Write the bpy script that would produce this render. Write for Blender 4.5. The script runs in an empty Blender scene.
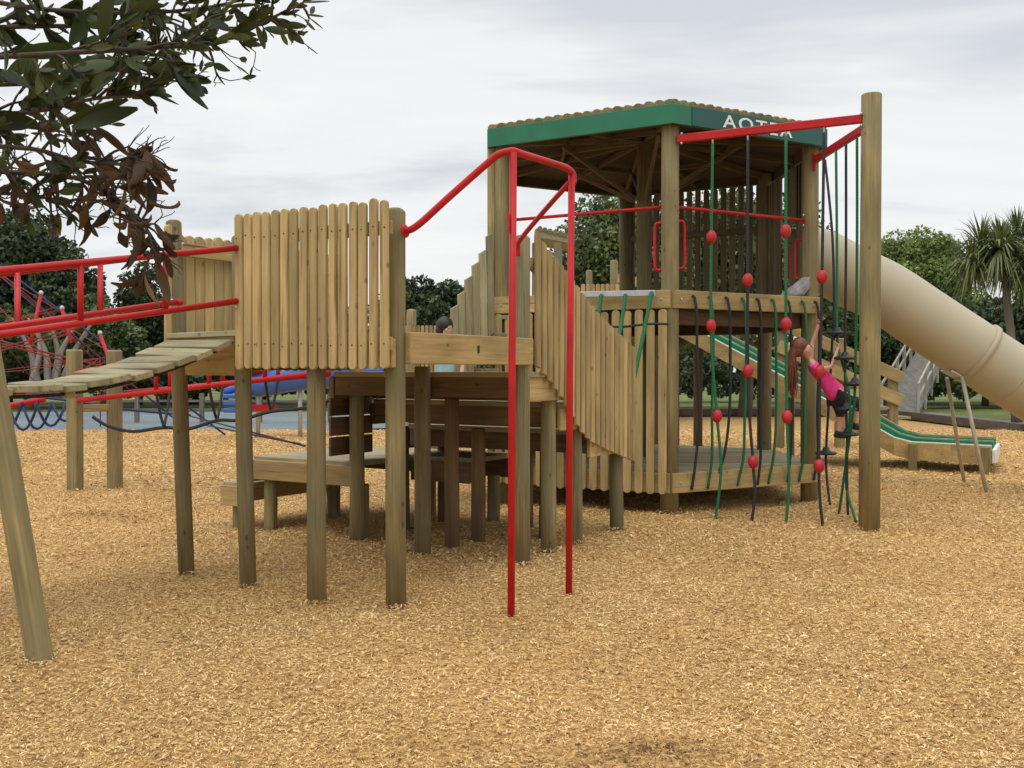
import bpy, math, random
import numpy as np
from mathutils import Vector, Matrix

S = bpy.context.scene
COL = S.collection
rnd = random.Random(7)

# ------------------------------------------------------------------ camera
F = 1000.0
PITCH = math.radians(0.80)
CAMZ = 1.55
cam_d = bpy.data.cameras.new('camera'); cam = bpy.data.objects.new('camera', cam_d); COL.objects.link(cam)
cam.location = (0, 0, CAMZ); cam.rotation_euler = (math.radians(90) - PITCH, 0, 0)
cam_d.sensor_width = 36; cam_d.lens = 36 * F / 1024; cam_d.clip_start = 0.05; cam_d.clip_end = 2000
S.camera = cam

def P(px, py, D):
    """point seen at pixel px,py at distance D along +y"""
    dx, du = (px - 512) / F, (384 - py) / F
    y = math.cos(PITCH) + du * math.sin(PITCH); z = -math.sin(PITCH) + du * math.cos(PITCH)
    return Vector((dx / y * D, D, CAMZ + z / y * D))
def Pz(px, py, z):
    q = P(px, py, 1.0); D = (z - CAMZ) / (q.z - CAMZ)
    return P(px, py, D)

# ------------------------------------------------------------------ world, overcast
w = bpy.data.worlds.new('World'); S.world = w; w.use_nodes = True
nt = w.node_tree; nt.nodes.clear()
N = nt.nodes.new; L = nt.links.new
SUN_EL, SUN_ROT = math.radians(62), math.radians(200)
sky = N('ShaderNodeTexSky'); sky.sky_type = 'NISHITA'; sky.sun_disc = False
sky.sun_elevation = SUN_EL; sky.sun_rotation = SUN_ROT
bg1 = N('ShaderNodeBackground'); bg1.inputs[1].default_value = 0.09; L(sky.outputs[0], bg1.inputs[0])
tc = N('ShaderNodeTexCoord'); sep = N('ShaderNodeSeparateXYZ'); L(tc.outputs['Generated'], sep.inputs[0])
mx = N('ShaderNodeMath'); mx.operation = 'MAXIMUM'; mx.inputs[1].default_value = 0.0; L(sep.outputs[2], mx.inputs[0])
ad = N('ShaderNodeMath'); ad.operation = 'ADD'; ad.inputs[1].default_value = 0.16; L(mx.outputs[0], ad.inputs[0])
dx = N('ShaderNodeMath'); dx.operation = 'DIVIDE'; L(sep.outputs[0], dx.inputs[0]); L(ad.outputs[0], dx.inputs[1])
dy = N('ShaderNodeMath'); dy.operation = 'DIVIDE'; L(sep.outputs[1], dy.inputs[0]); L(ad.outputs[0], dy.inputs[1])
cmb = N('ShaderNodeCombineXYZ'); L(dx.outputs[0], cmb.inputs[0]); L(dy.outputs[0], cmb.inputs[1])
mp = N('ShaderNodeMapping'); mp.inputs['Scale'].default_value = (0.6, 1.5, 1); mp.inputs['Rotation'].default_value = (0, 0, 0.35)
mp.inputs['Location'].default_value = (3.1, 1.4, 0); L(cmb.outputs[0], mp.inputs[0])
nz = N('ShaderNodeTexNoise'); nz.inputs['Scale'].default_value = 0.9; nz.inputs['Detail'].default_value = 5
nz.inputs['Roughness'].default_value = 0.58; nz.inputs['Distortion'].default_value = 0.35; L(mp.outputs[0], nz.inputs['Vector'])
cr = N('ShaderNodeValToRGB'); L(nz.outputs[0], cr.inputs[0])
cr.color_ramp.elements[0].position = 0.36; cr.color_ramp.elements[0].color = (0.71, 0.75, 0.79, 1)
cr.color_ramp.elements[1].position = 0.62; cr.color_ramp.elements[1].color = (1.0, 1.0, 0.995, 1)
e = cr.color_ramp.elements.new(0.49); e.color = (0.94, 0.955, 0.96, 1)
bg2 = N('ShaderNodeBackground'); bg2.inputs[1].default_value = 1.0; L(cr.outputs[0], bg2.inputs[0])
# an overcast sky is brighter overhead than at the horizon
zr = N('ShaderNodeMapRange'); zr.interpolation_type = 'SMOOTHSTEP'; zr.inputs[1].default_value = 0.36; zr.inputs[2].default_value = 0.95; zr.inputs[3].default_value = 0.97; zr.inputs[4].default_value = 2.0
L(sep.outputs[2], zr.inputs[0]); L(zr.outputs[0], bg2.inputs[1])
mix = N('ShaderNodeMixShader'); mix.inputs[0].default_value = 0.94; L(bg1.outputs[0], mix.inputs[1]); L(bg2.outputs[0], mix.inputs[2])
out = N('ShaderNodeOutputWorld'); L(mix.outputs[0], out.inputs[0])

sd = bpy.data.lights.new('sun', 'SUN'); sd.energy = 0.6; sd.angle = math.radians(25); sd.color = (1.0, 0.96, 0.9)
sun = bpy.data.objects.new('sun', sd); COL.objects.link(sun)
# light travels towards -dir ; sun stands high, behind the camera's left shoulder
az = math.radians(200)
sdir = Vector((math.sin(az) * math.cos(SUN_EL), math.cos(az) * math.cos(SUN_EL), math.sin(SUN_EL)))
sun.rotation_euler = sdir.to_track_quat('Z', 'Y').to_euler()
S.view_settings.view_transform = 'Standard'; S.view_settings.look = 'None'
S.view_settings.exposure = 0.0; S.view_settings.gamma = 1.0; S.view_settings.use_curve_mapping = False

# ------------------------------------------------------------------ materials
def newmat(name):
    m = bpy.data.materials.new(name); m.use_nodes = True
    b = m.node_tree.nodes['Principled BSDF']; return m, m.node_tree, b
def rgba(c): return (c[0], c[1], c[2], 1)

def wood(name, light, dark, green=None, green_amt=0.0, rough=0.8, knots=True, bump=0.25):
    m, t, b = newmat(name); n = t.nodes.new; l = t.links.new
    ga = n('ShaderNodeAttribute'); ga.attribute_name = 'g'
    ra = n('ShaderNodeAttribute'); ra.attribute_name = 'r'
    mp = n('ShaderNodeMapping'); mp.inputs['Scale'].default_value = (45, 45, 2.2); l(ga.outputs['Vector'], mp.inputs[0])
    nz = n('ShaderNodeTexNoise'); nz.inputs['Scale'].default_value = 1; nz.inputs['Detail'].default_value = 4; nz.inputs['Distortion'].default_value = 0.6
    l(mp.outputs[0], nz.inputs['Vector'])
    r = n('ShaderNodeValToRGB'); l(nz.outputs[0], r.inputs[0])
    r.color_ramp.elements[0].position = 0.28; r.color_ramp.elements[0].color = rgba(dark)
    r.color_ramp.elements[1].position = 0.68; r.color_ramp.elements[1].color = rgba(light)
    # large soft variation
    mp2 = n('ShaderNodeMapping'); mp2.inputs['Scale'].default_value = (6, 6, 1.7); l(ga.outputs['Vector'], mp2.inputs[0])
    n2 = n('ShaderNodeTexNoise'); n2.inputs['Scale'].default_value = 1; n2.inputs['Detail'].default_value = 3; l(mp2.outputs[0], n2.inputs['Vector'])
    r2 = n('ShaderNodeValToRGB'); l(n2.outputs[0], r2.inputs[0])
    r2.color_ramp.elements[0].position = 0.35; r2.color_ramp.elements[0].color = (0.70, 0.69, 0.66, 1)
    r2.color_ramp.elements[1].position = 0.7; r2.color_ramp.elements[1].color = (1.12, 1.10, 1.04, 1)
    mul = n('ShaderNodeMixRGB'); mul.blend_type = 'MULTIPLY'; mul.inputs[0].default_value = 1
    l(r.outputs[0], mul.inputs[1]); l(r2.outputs[0], mul.inputs[2])
    cur = mul.outputs[0]
    mpc = n('ShaderNodeMapping'); mpc.inputs['Scale'].default_value = (30, 30, .9); l(ga.outputs['Vector'], mpc.inputs[0])
    nc = n('ShaderNodeTexNoise'); nc.inputs['Scale'].default_value = 1; nc.inputs['Detail'].default_value = 2; l(mpc.outputs[0], nc.inputs['Vector'])
    rc = n('ShaderNodeValToRGB'); l(nc.outputs[0], rc.inputs[0])
    rc.color_ramp.elements[0].position = 0.27; rc.color_ramp.elements[0].color = (0.42, 0.38, 0.33, 1)
    rc.color_ramp.elements[1].position = 0.34; rc.color_ramp.elements[1].color = (1, 1, 1, 1)
    mc = n('ShaderNodeMixRGB'); mc.blend_type = 'MULTIPLY'; mc.inputs[0].default_value = 0.9; l(cur, mc.inputs[1]); l(rc.outputs[0], mc.inputs[2]); cur = mc.outputs[0]
    if green is not None:
        n3 = n('ShaderNodeTexNoise'); n3.inputs['Scale'].default_value = 2.3; n3.inputs['Detail'].default_value = 3; l(ga.outputs['Vector'], n3.inputs['Vector'])
        r3 = n('ShaderNodeValToRGB'); l(n3.outputs[0], r3.inputs[0])
        r3.color_ramp.elements[0].position = 0.38; r3.color_ramp.elements[0].color = (0, 0, 0, 1)
        r3.color_ramp.elements[1].position = 0.65; r3.color_ramp.elements[1].color = (green_amt,) * 3 + (1,)
        mg = n('ShaderNodeMixRGB'); l(r3.outputs[0], mg.inputs[0]); l(cur, mg.inputs[1]); mg.inputs[2].default_value = rgba(green)
        cur = mg.outputs[0]
    if knots:
        mp4 = n('ShaderNodeMapping'); mp4.inputs['Scale'].default_value = (11, 11, 6.5); l(ga.outputs['Vector'], mp4.inputs[0])
        v = n('ShaderNodeTexVoronoi'); v.inputs['Scale'].default_value = 1; l(mp4.outputs[0], v.inputs['Vector'])
        r4 = n('ShaderNodeValToRGB'); l(v.outputs['Distance'], r4.inputs[0])
        r4.color_ramp.elements[0].position = 0.07; r4.color_ramp.elements[0].color = (0.36, 0.28, 0.2, 1)
        r4.color_ramp.elements[1].position = 0.17; r4.color_ramp.elements[1].color = (1, 1, 1, 1)
        mk = n('ShaderNodeMixRGB'); mk.blend_type = 'MULTIPLY'; mk.inputs[0].default_value = 0.8
        sc_ = n('ShaderNodeSeparateColor'); l(v.outputs['Color'], sc_.inputs[0]); gt = n('ShaderNodeMath'); gt.operation = 'GREATER_THAN'; gt.inputs[1].default_value = 0.68; l(sc_.outputs[0], gt.inputs[0])
        g2 = n('ShaderNodeMath'); g2.operation = 'MULTIPLY'; g2.inputs[1].default_value = 0.8; l(gt.outputs[0], g2.inputs[0]); l(g2.outputs[0], mk.inputs[0])
        l(cur, mk.inputs[1]); l(r4.outputs[0], mk.inputs[2]); cur = mk.outputs[0]
    hs = n('ShaderNodeHueSaturation'); l(cur, hs.inputs['Color'])
    mr = n('ShaderNodeMapRange'); mr.inputs[3].default_value = 0.80; mr.inputs[4].default_value = 1.2
    l(ra.outputs['Fac'], mr.inputs[0]); l(mr.outputs[0], hs.inputs['Value'])
    l(hs.outputs[0], b.inputs['Base Color']); b.inputs['Roughness'].default_value = rough
    bp = n('ShaderNodeBump'); bp.inputs['Strength'].default_value = bump; bp.inputs['Distance'].default_value = 0.01
    l(nz.outputs[0], bp.inputs['Height']); l(bp.outputs[0], b.inputs['Normal'])
    return m

def paint(name, c, rough=0.4, var=0.12, scale=6, metal=0, bump=0.0):
    m, t, b = newmat(name); n = t.nodes.new; l = t.links.new
    tc = n('ShaderNodeTexCoord'); nz = n('ShaderNodeTexNoise'); nz.inputs['Scale'].default_value = scale; nz.inputs['Detail'].default_value = 4
    l(tc.outputs['Object'], nz.inputs['Vector'])
    r = n('ShaderNodeValToRGB'); l(nz.outputs[0], r.inputs[0])
    r.color_ramp.elements[0].position = 0.3; r.color_ramp.elements[0].color = rgba([x * (1 - var) for x in c])
    r.color_ramp.elements[1].position = 0.7; r.color_ramp.elements[1].color = rgba([min(1, x * (1 + var)) for x in c])
    l(r.outputs[0], b.inputs['Base Color']); b.inputs['Roughness'].default_value = rough; b.inputs['Metallic'].default_value = metal
    if bump:
        bp = n('ShaderNodeBump'); bp.inputs['Strength'].default_value = bump; bp.inputs['Distance'].default_value = 0.01
        n2 = n('ShaderNodeTexNoise'); n2.inputs['Scale'].default_value = scale * 8; l(tc.outputs['Object'], n2.inputs['Vector'])
        l(n2.outputs[0], bp.inputs['Height']); l(bp.outputs[0], b.inputs['Normal'])
    return m

def rope_mat(name, c):
    m, t, b = newmat(name); n = t.nodes.new; l = t.links.new
    ga = n('ShaderNodeAttribute'); ga.attribute_name = 'g'
    wv = n('ShaderNodeTexWave'); wv.bands_direction = 'DIAGONAL'; wv.inputs['Scale'].default_value = 22; l(ga.outputs['Vector'], wv.inputs['Vector'])
    r = n('ShaderNodeValToRGB'); l(wv.outputs[0], r.inputs[0])
    r.color_ramp.elements[0].color = rgba([x * 0.6 for x in c]); r.color_ramp.elements[1].color = rgba([x * 1.25 for x in c])
    l(r.outputs[0], b.inputs['Base Color']); b.inputs['Roughness'].default_value = 0.75
    bp = n('ShaderNodeBump'); bp.inputs['Strength'].default_value = 0.5; bp.inputs['Distance'].default_value = 0.004
    l(wv.outputs[0], bp.inputs['Height']); l(bp.outputs[0], b.inputs['Normal'])
    return m

def leafy(name, c1, c2, c3=None, rough=0.55, trans=0.25):
    m, t, b = newmat(name); n = t.nodes.new; l = t.links.new
    ra = n('ShaderNodeAttribute'); ra.attribute_name = 'r'
    r = n('ShaderNodeValToRGB'); l(ra.outputs['Fac'], r.inputs[0])
    r.color_ramp.elements[0].position = 0.1; r.color_ramp.elements[0].color = rgba(c1)
    r.color_ramp.elements[1].position = 0.8; r.color_ramp.elements[1].color = rgba(c2)
    if c3 is not None:
        e = r.color_ramp.elements.new(0.97); e.color = rgba(c3)
    l(r.outputs[0], b.inputs['Base Color']); b.inputs['Roughness'].default_value = rough
    tr = n('ShaderNodeBsdfTranslucent'); l(r.outputs[0], tr.inputs[0])
    ms = n('ShaderNodeMixShader'); ms.inputs[0].default_value = trans
    o = t.nodes['Material Output']; l(b.outputs[0], ms.inputs[1]); l(tr.outputs[0], ms.inputs[2]); l(ms.outputs[0], o.inputs[0])
    return m

M = {}
M['picket'] = wood('fresh_pine', (0.57, 0.42, 0.205), (0.40, 0.28, 0.12), (0.38, 0.33, 0.13), 0.3)
M['beam'] = wood('pine_beam', (0.52, 0.37, 0.165), (0.36, 0.245, 0.10), (0.33, 0.28, 0.115), 0.35)
M['post'] = wood('treated_post', (0.335, 0.262, 0.118), (0.20, 0.155, 0.072), (0.19, 0.175, 0.085), 0.6, bump=0.4)
M['greypost'] = wood('weathered_post', (0.275, 0.22, 0.112), (0.155, 0.125, 0.064), (0.16, 0.152, 0.08), 0.6, bump=0.5)
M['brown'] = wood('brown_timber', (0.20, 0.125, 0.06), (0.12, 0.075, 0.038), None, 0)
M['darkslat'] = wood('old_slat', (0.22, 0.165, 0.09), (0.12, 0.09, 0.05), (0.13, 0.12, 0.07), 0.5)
M['deck'] = wood('deck_board', (0.42, 0.34, 0.20), (0.27, 0.215, 0.13), (0.27, 0.26, 0.16), 0.5)
M['plank'] = wood('plank_wood', (0.47, 0.40, 0.245), (0.31, 0.26, 0.15), (0.27, 0.28, 0.15), 0.5)
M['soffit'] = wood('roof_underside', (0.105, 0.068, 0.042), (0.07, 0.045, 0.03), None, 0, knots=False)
M['rafter'] = wood('rafter_wood', (0.17, 0.12, 0.072), (0.11, 0.075, 0.045), None, 0)
M['ramp'] = wood('grey_ramp', (0.18, 0.17, 0.15), (0.12, 0.11, 0.095), None, 0)
M['ramprail'] = wood('ramp_rail', (0.42, 0.40, 0.36), (0.28, 0.26, 0.23), None, 0)
M['kerb'] = wood('kerb_wood', (0.13, 0.11, 0.08), (0.06, 0.05, 0.04), None, 0)
M['bark'] = wood('bark', (0.16, 0.12, 0.08), (0.07, 0.055, 0.04), None, 0, bump=0.8)
M['palebark'] = wood('pale_bark', (0.25, 0.22, 0.18), (0.15, 0.125, 0.10), None, 0, bump=0.8)
M['red'] = paint('red_paint', (0.47, 0.012, 0.014), 0.45, 0.16, 5)
M['red'].node_tree.nodes['Principled BSDF'].inputs['Specular IOR Level'].default_value = 0.3
M['redball'] = paint('red_rubber', (0.45, 0.014, 0.02), 0.5, 0.15, 8)
M['green'] = paint('green_fascia', (0.014, 0.165, 0.085), 0.45, 0.12, 3)
M['darkgreen'] = paint('dark_green_sign', (0.010, 0.085, 0.075), 0.4, 0.08, 3)
M['white'] = paint('white_paint', (0.80, 0.80, 0.78), 0.4, 0.04)
M['galv'] = paint('galvanised', (0.50, 0.52, 0.54), 0.45, 0.15, 20, metal=0.6)
M['rope_green'] = rope_mat('green_rope', (0.012, 0.15, 0.055))
M['rope_black'] = rope_mat('black_rope', (0.025, 0.026, 0.03))
M['rope_red'] = rope_mat('red_rope', (0.27, 0.03, 0.028))
M['rope_blue'] = rope_mat('blue_rope', (0.02, 0.04, 0.14))
M['rubber'] = paint('black_rubber', (0.012, 0.013, 0.015), 0.5, 0.2)
M['slide_green'] = paint('slide_green', (0.015, 0.22, 0.12), 0.35, 0.15, 2)
M['beige'] = paint('beige_plastic', (0.44, 0.385, 0.265), 0.42, 0.06, 1.2)
M['beige2'] = paint('beige_collar', (0.43, 0.37, 0.25), 0.42, 0.06, 1.2)
M['galvpole'] = paint('pale_steel', (0.46, 0.43, 0.34), 0.5, 0.12, 12)
M['blue'] = paint('blue_plastic', (0.04, 0.13, 0.46), 0.35, 0.1)
M['skin'] = paint('skin', (0.62, 0.34, 0.24), 0.5, 0.05, 10)
M['pink'] = paint('pink_cloth', (0.86, 0.045, 0.25), 0.85, 0.12, 12, bump=0.3)
M['black_cloth'] = paint('black_cloth', (0.02, 0.02, 0.025), 0.85, 0.2, 12)
M['hair'] = paint('auburn_hair', (0.17, 0.052, 0.026), 0.5, 0.35, 40)
M['darkhair'] = paint('dark_hair', (0.02, 0.014, 0.012), 0.5, 0.3, 40)
M['blue_cloth'] = paint('pale_blue_cloth', (0.36, 0.55, 0.58), 0.85, 0.1, 12)
M['grey_cloth'] = paint('grey_cloth', (0.30, 0.30, 0.31), 0.85, 0.3, 14, bump=0.4)

def ground_mat(name, cols, scale, bump=0.5, rough=0.9, big=0.35, stretch=(1, 1, 1)):
    m, t, b = newmat(name); n = t.nodes.new; l = t.links.new
    tc = n('ShaderNodeTexCoord'); mp = n('ShaderNodeMapping'); mp.inputs['Scale'].default_value = stretch; l(tc.outputs['Object'], mp.inputs[0])
    nz = n('ShaderNodeTexNoise'); nz.inputs['Scale'].default_value = scale; nz.inputs['Detail'].default_value = 6; nz.inputs['Roughness'].default_value = 0.75
    l(mp.outputs[0], nz.inputs['Vector'])
    r = n('ShaderNodeValToRGB'); l(nz.outputs[0], r.inputs[0])
    r.color_ramp.elements[0].position = 0.34; r.color_ramp.elements[0].color = rgba(cols[0])
    r.color_ramp.elements[1].position = 0.64; r.color_ramp.elements[1].color = rgba(cols[2])
    e = r.color_ramp.elements.new(0.5); e.color = rgba(cols[1])
    n2 = n('ShaderNodeTexNoise'); n2.inputs['Scale'].default_value = 0.35; n2.inputs['Detail'].default_value = 4; l(tc.outputs['Object'], n2.inputs['Vector'])
    r2 = n('ShaderNodeValToRGB'); l(n2.outputs[0], r2.inputs[0])
    r2.color_ramp.elements[0].position = 0.35; r2.color_ramp.elements[0].color = (1 - big, 1 - big, 1 - big, 1)
    r2.color_ramp.elements[1].position = 0.65; r2.color_ramp.elements[1].color = (1.08, 1.08, 1.08, 1)
    mm = n('ShaderNodeMixRGB'); mm.blend_type = 'MULTIPLY'; mm.inputs[0].default_value = 1; l(r.outputs[0], mm.inputs[1]); l(r2.outputs[0], mm.inputs[2])
    l(mm.outputs[0], b.inputs['Base Color']); b.inputs['Roughness'].default_value = rough
    b.inputs['Specular IOR Level'].default_value = 0.2
    bp = n('ShaderNodeBump'); bp.inputs['Strength'].default_value = bump; bp.inputs['Distance'].default_value = 0.02
    l(nz.outputs[0], bp.inputs['Height']); l(bp.outputs[0], b.inputs['Normal'])
    return m
M['mulch'] = ground_mat('bark_mulch', [(0.15, 0.075, 0.028), (0.50, 0.30, 0.11), (0.74, 0.50, 0.21)], 26, 0.9, big=0.12)
M['grass'] = ground_mat('lawn', [(0.075, 0.10, 0.025), (0.14, 0.17, 0.045), (0.25, 0.25, 0.10)], 3.0, 0.6)
M['rubberfloor'] = ground_mat('blue_safety_surface', [(0.13, 0.16, 0.175), (0.17, 0.205, 0.22), (0.21, 0.25, 0.26)], 20, 0.2, big=0.1)
M['path'] = ground_mat('asphalt_path', [(0.14, 0.14, 0.145), (0.19, 0.19, 0.195), (0.24, 0.24, 0.245)], 30, 0.3, big=0.12)

# chips: colour from the chip's own random value
m, t, b = newmat('wood_chip'); n = t.nodes.new; l = t.links.new
ra = n('ShaderNodeAttribute'); ra.attribute_name = 'r'
r = n('ShaderNodeValToRGB'); l(ra.outputs['Fac'], r.inputs[0])
r.color_ramp.elements[0].position = 0.0; r.color_ramp.elements[0].color = (0.13, 0.058, 0.02, 1)
r.color_ramp.elements[1].position = 1.0; r.color_ramp.elements[1].color = (0.88, 0.69, 0.38, 1)
e = r.color_ramp.elements.new(0.28); e.color = (0.47, 0.265, 0.085, 1)
e = r.color_ramp.elements.new(0.6); e.color = (0.72, 0.475, 0.19, 1)
l(r.outputs[0], b.inputs['Base Color']); b.inputs['Roughness'].default_value = 0.85
M['chip'] = m

# ------------------------------------------------------------------ mesh builder
def frame(d):
    d = d.normalized(); a = Vector((0, 0, 1)) if abs(d.z) < 0.9 else Vector((1, 0, 0))
    x = d.cross(a).normalized(); y = d.cross(x).normalized(); return x, y, d
def V(*a): return Vector(a)

class MB:
    def __init__(s): s.v = []; s.f = []; s.g = []; s.r = []; s.sm = []
    def add(s, vs, fs, gs, smooth=False, r=None):
        b = len(s.v); r = rnd.random() if r is None else r
        off = Vector((rnd.uniform(0, 50), rnd.uniform(0, 50), rnd.uniform(0, 50)))
        s.v += [tuple(x) for x in vs]; s.g += [tuple(Vector(x) + off) for x in gs]; s.r += [r] * len(vs)
        s.f += [tuple(b + i for i in f) for f in fs]; s.sm += [smooth if isinstance(smooth, bool) else False] * len(fs)
        return s
    def box(s, c, hx, hy, hz, ch=0.006, r=None):
        """oriented box with chamfered edges; hx,hy,hz half-extent vectors"""
        c = Vector(c); H = [Vector(hx), Vector(hy), Vector(hz)]; Ls = [h.length for h in H]; U = [h.normalized() for h in H]
        ch = min(ch, min(Ls) * 0.4); k = Ls.index(max(Ls)); o = [i for i in range(3) if i != k]
        vs = []; gs = []; idx = {}
        for sx in (-1, 1):
            for sy in (-1, 1):
                for sz in (-1, 1):
                    sg = (sx, sy, sz)
                    for a in range(3):
                        q = [sg[i] * (Ls[i] if i == a else Ls[i] - ch) for i in range(3)]
                        idx[(sg, a)] = len(vs); vs.append(c + U[0] * q[0] + U[1] * q[1] + U[2] * q[2])
                        gs.append((q[o[0]], q[o[1]], q[k]))
        fs = []
        for a in range(3):
            b_, c_ = [i for i in range(3) if i != a]
            for sa in (-1, 1):
                loop = []
                for sb, sc in ((-1, -1), (1, -1), (1, 1), (-1, 1)):
                    g = [0, 0, 0]; g[a] = sa; g[b_] = sb; g[c_] = sc; loop.append(idx[(tuple(g), a)])
                fs.append(loop)
        for a in range(3):            # edges running along axis a
            b_, c_ = [i for i in range(3) if i != a]
            for sb in (-1, 1):
                for sc in (-1, 1):
                    g0 = [0, 0, 0]; g0[b_] = sb; g0[c_] = sc; g1 = list(g0); g0[a] = -1; g1[a] = 1
                    fs.append([idx[(tuple(g0), b_)], idx[(tuple(g1), b_)], idx[(tuple(g1), c_)], idx[(tuple(g0), c_)]])
        for sx in (-1, 1):
            for sy in (-1, 1):
                for sz in (-1, 1): fs.append([idx[((sx, sy, sz), a)] for a in range(3)])
        # orient outward
        fs2 = []
        for f in fs:
            p = [vs[i] for i in f]; nn = (p[1] - p[0]).cross(p[2] - p[0]); cc = sum(p, Vector()) / len(p) - c
            fs2.append(f if nn.dot(cc) > 0 else f[::-1])
        return s.add(vs, fs2, gs, r=r)
    def beam(s, p0, p1, w, h, up=(0, 0, 1), ch=0.006, r=None):
        p0 = Vector(p0); p1 = Vector(p1); d = p1 - p0; up = Vector(up)
        side = d.cross(up).normalized(); u = side.cross(d).normalized()
        return s.box((p0 + p1) / 2, d / 2, side * w / 2, u * h / 2, ch, r)
    def cyl(s, p0, p1, r0, r1=None, n=14, dome=False, wob=0.0, r=None, cap=True):
        p0 = Vector(p0); p1 = Vector(p1); r1 = r0 if r1 is None else r1; x, y, d = frame(p1 - p0); Lh = (p1 - p0).length
        rings = [(0, r0), (Lh * 0.33, r0 + (r1 - r0) * .33), (Lh * 0.66, r0 + (r1 - r0) * .66), (Lh, r1)] if wob else [(0, r0), (Lh, r1)]
        if dome: rings = rings[:-1] + [(Lh - r1 * .45, r1), (Lh - r1 * .2, r1 * .86), (Lh - r1 * 0.05, r1 * .6), (Lh, r1 * .25)]
        else: rings = rings[:-1] + [(Lh - min(.008, Lh * .1), r1), (Lh, r1 - min(.008, r1 * .2))]
        vs = []; gs = []
        for k, (h, rr) in enumerate(rings):
            ox, oy = (rnd.uniform(-wob, wob), rnd.uniform(-wob, wob)) if wob and k < len(rings) - 2 else (0, 0)
            for i in range(n):
                a = 2 * math.pi * i / n
                vs.append(p0 + d * h + x * (rr * math.cos(a) + ox) + y * (rr * math.sin(a) + oy)); gs.append((rr * math.cos(a), rr * math.sin(a), h))
        fs = [(k * n + i, k * n + (i + 1) % n, (k + 1) * n + (i + 1) % n, (k + 1) * n + i) for k in range(len(rings) - 1) for i in range(n)]
        b = len(s.f); s.add(vs, fs, gs, True, r)
        if cap:
            base = len(s.v) - len(vs); top = len(rings) - 1
            s.f.append(tuple(base + top * n + i for i in range(n))); s.sm.append(False)
            s.f.append(tuple(base + i for i in range(n))[::-1]); s.sm.append(False)
        return s
    def tube(s, pts, rad, n=8, sub=0, r=None, cap=True):
        pts = [Vector(p) for p in pts]
        rads = list(rad) if isinstance(rad, (list, tuple)) else [rad] * len(pts)
        if sub and len(pts) > 2:
            q = []; qr = []
            for i in range(len(pts) - 1):
                a = pts[max(i - 1, 0)]; b = pts[i]; c = pts[i + 1]; e = pts[min(i + 2, len(pts) - 1)]
                for k in range(sub):
                    t = k / sub
                    q.append(0.5 * ((2 * b) + (c - a) * t + (2 * a - 5 * b + 4 * c - e) * t * t + (3 * b - a - 3 * c + e) * t ** 3)); qr.append(rads[i] * (1 - t) + rads[i + 1] * t)
            q.append(pts[-1]); qr.append(rads[-1]); pts = q; rads = qr
        x = None; vs = []; gs = []; h = 0
        for i, p in enumerate(pts):
            t = (pts[min(i + 1, len(pts) - 1)] - pts[max(i - 1, 0)]).normalized()
            if x is None: x, y, _ = frame(t)
            else:
                x = (x - t * x.dot(t)).normalized(); y = t.cross(x)
                h += (p - pts[i - 1]).length
            for k in range(n):
                a = 2 * math.pi * k / n; vs.append(p + (x * math.cos(a) + y * math.sin(a)) * rads[i]); gs.append((rads[i] * math.cos(a), rads[i] * math.sin(a), h))
        fs = [(j * n + i, (j + 1) * n + i, (j + 1) * n + (i + 1) % n, j * n + (i + 1) % n) for j in range(len(pts) - 1) for i in range(n)]
        s.add(vs, fs, gs, True, r)
        if cap:
            base = len(s.v) - len(vs); top = len(pts) - 1
            s.f.append(tuple(base + top * n + i for i in range(n))[::-1]); s.sm.append(False)
            s.f.append(tuple(base + i for i in range(n))); s.sm.append(False)
        return s
    def ball(s, c, rx, ry=None, rz=None, n=14, m=9, r=None, axes=None):
        ry = rx if ry is None else ry; rz = rx if rz is None else rz; c = Vector(c)
        ax = axes or (V(1, 0, 0), V(0, 1, 0), V(0, 0, 1)); vs = []; gs = []
        for j in range(m + 1):
            t = math.pi * (0.02 + 0.96 * j / m)
            for i in range(n):
                a = 2 * math.pi * i / n; q = (rx * math.sin(t) * math.cos(a), ry * math.sin(t) * math.sin(a), rz * math.cos(t))
                vs.append(c + ax[0] * q[0] + ax[1] * q[1] + ax[2] * q[2]); gs.append(q)
        fs = [(j * n + i, (j + 1) * n + i, (j + 1) * n + (i + 1) % n, j * n + (i + 1) % n) for j in range(m) for i in range(n)]
        fs += [tuple(range(n)), tuple(m * n + i for i in range(n))[::-1]]
        return s.add(vs, fs, gs, True, r)
    def lathe(s, c, prof, axis=(0, 0, 1), n=16, r=None):
        x, y, d = frame(Vector(axis)); c = Vector(c); vs = []; gs = []
        for h, rr in prof:
            for i in range(n):
                a = 2 * math.pi * i / n; vs.append(c + d * h + (x * math.cos(a) + y * math.sin(a)) * rr); gs.append((rr * math.cos(a), rr * math.sin(a), h))
        fs = [(j * n + i, j * n + (i + 1) % n, (j + 1) * n + (i + 1) % n, (j + 1) * n + i) for j in range(len(prof) - 1) for i in range(n)]
        fs += [tuple(range(n))[::-1], tuple((len(prof) - 1) * n + i for i in range(n))]
        return s.add(vs, fs, gs, True, r)
    def prism(s, poly, z0, z1, r=None):
        n = len(poly); vs = [V(p[0], p[1], z0) for p in poly] + [V(p[0], p[1], z1) for p in poly]
        fs = [tuple(range(n))[::-1], tuple(range(n, 2 * n))] + [(i, (i + 1) % n, n + (i + 1) % n, n + i) for i in range(n)]
        return s.add(vs, fs, [(v.z, v.y, v.x) for v in vs], r=r)
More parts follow.
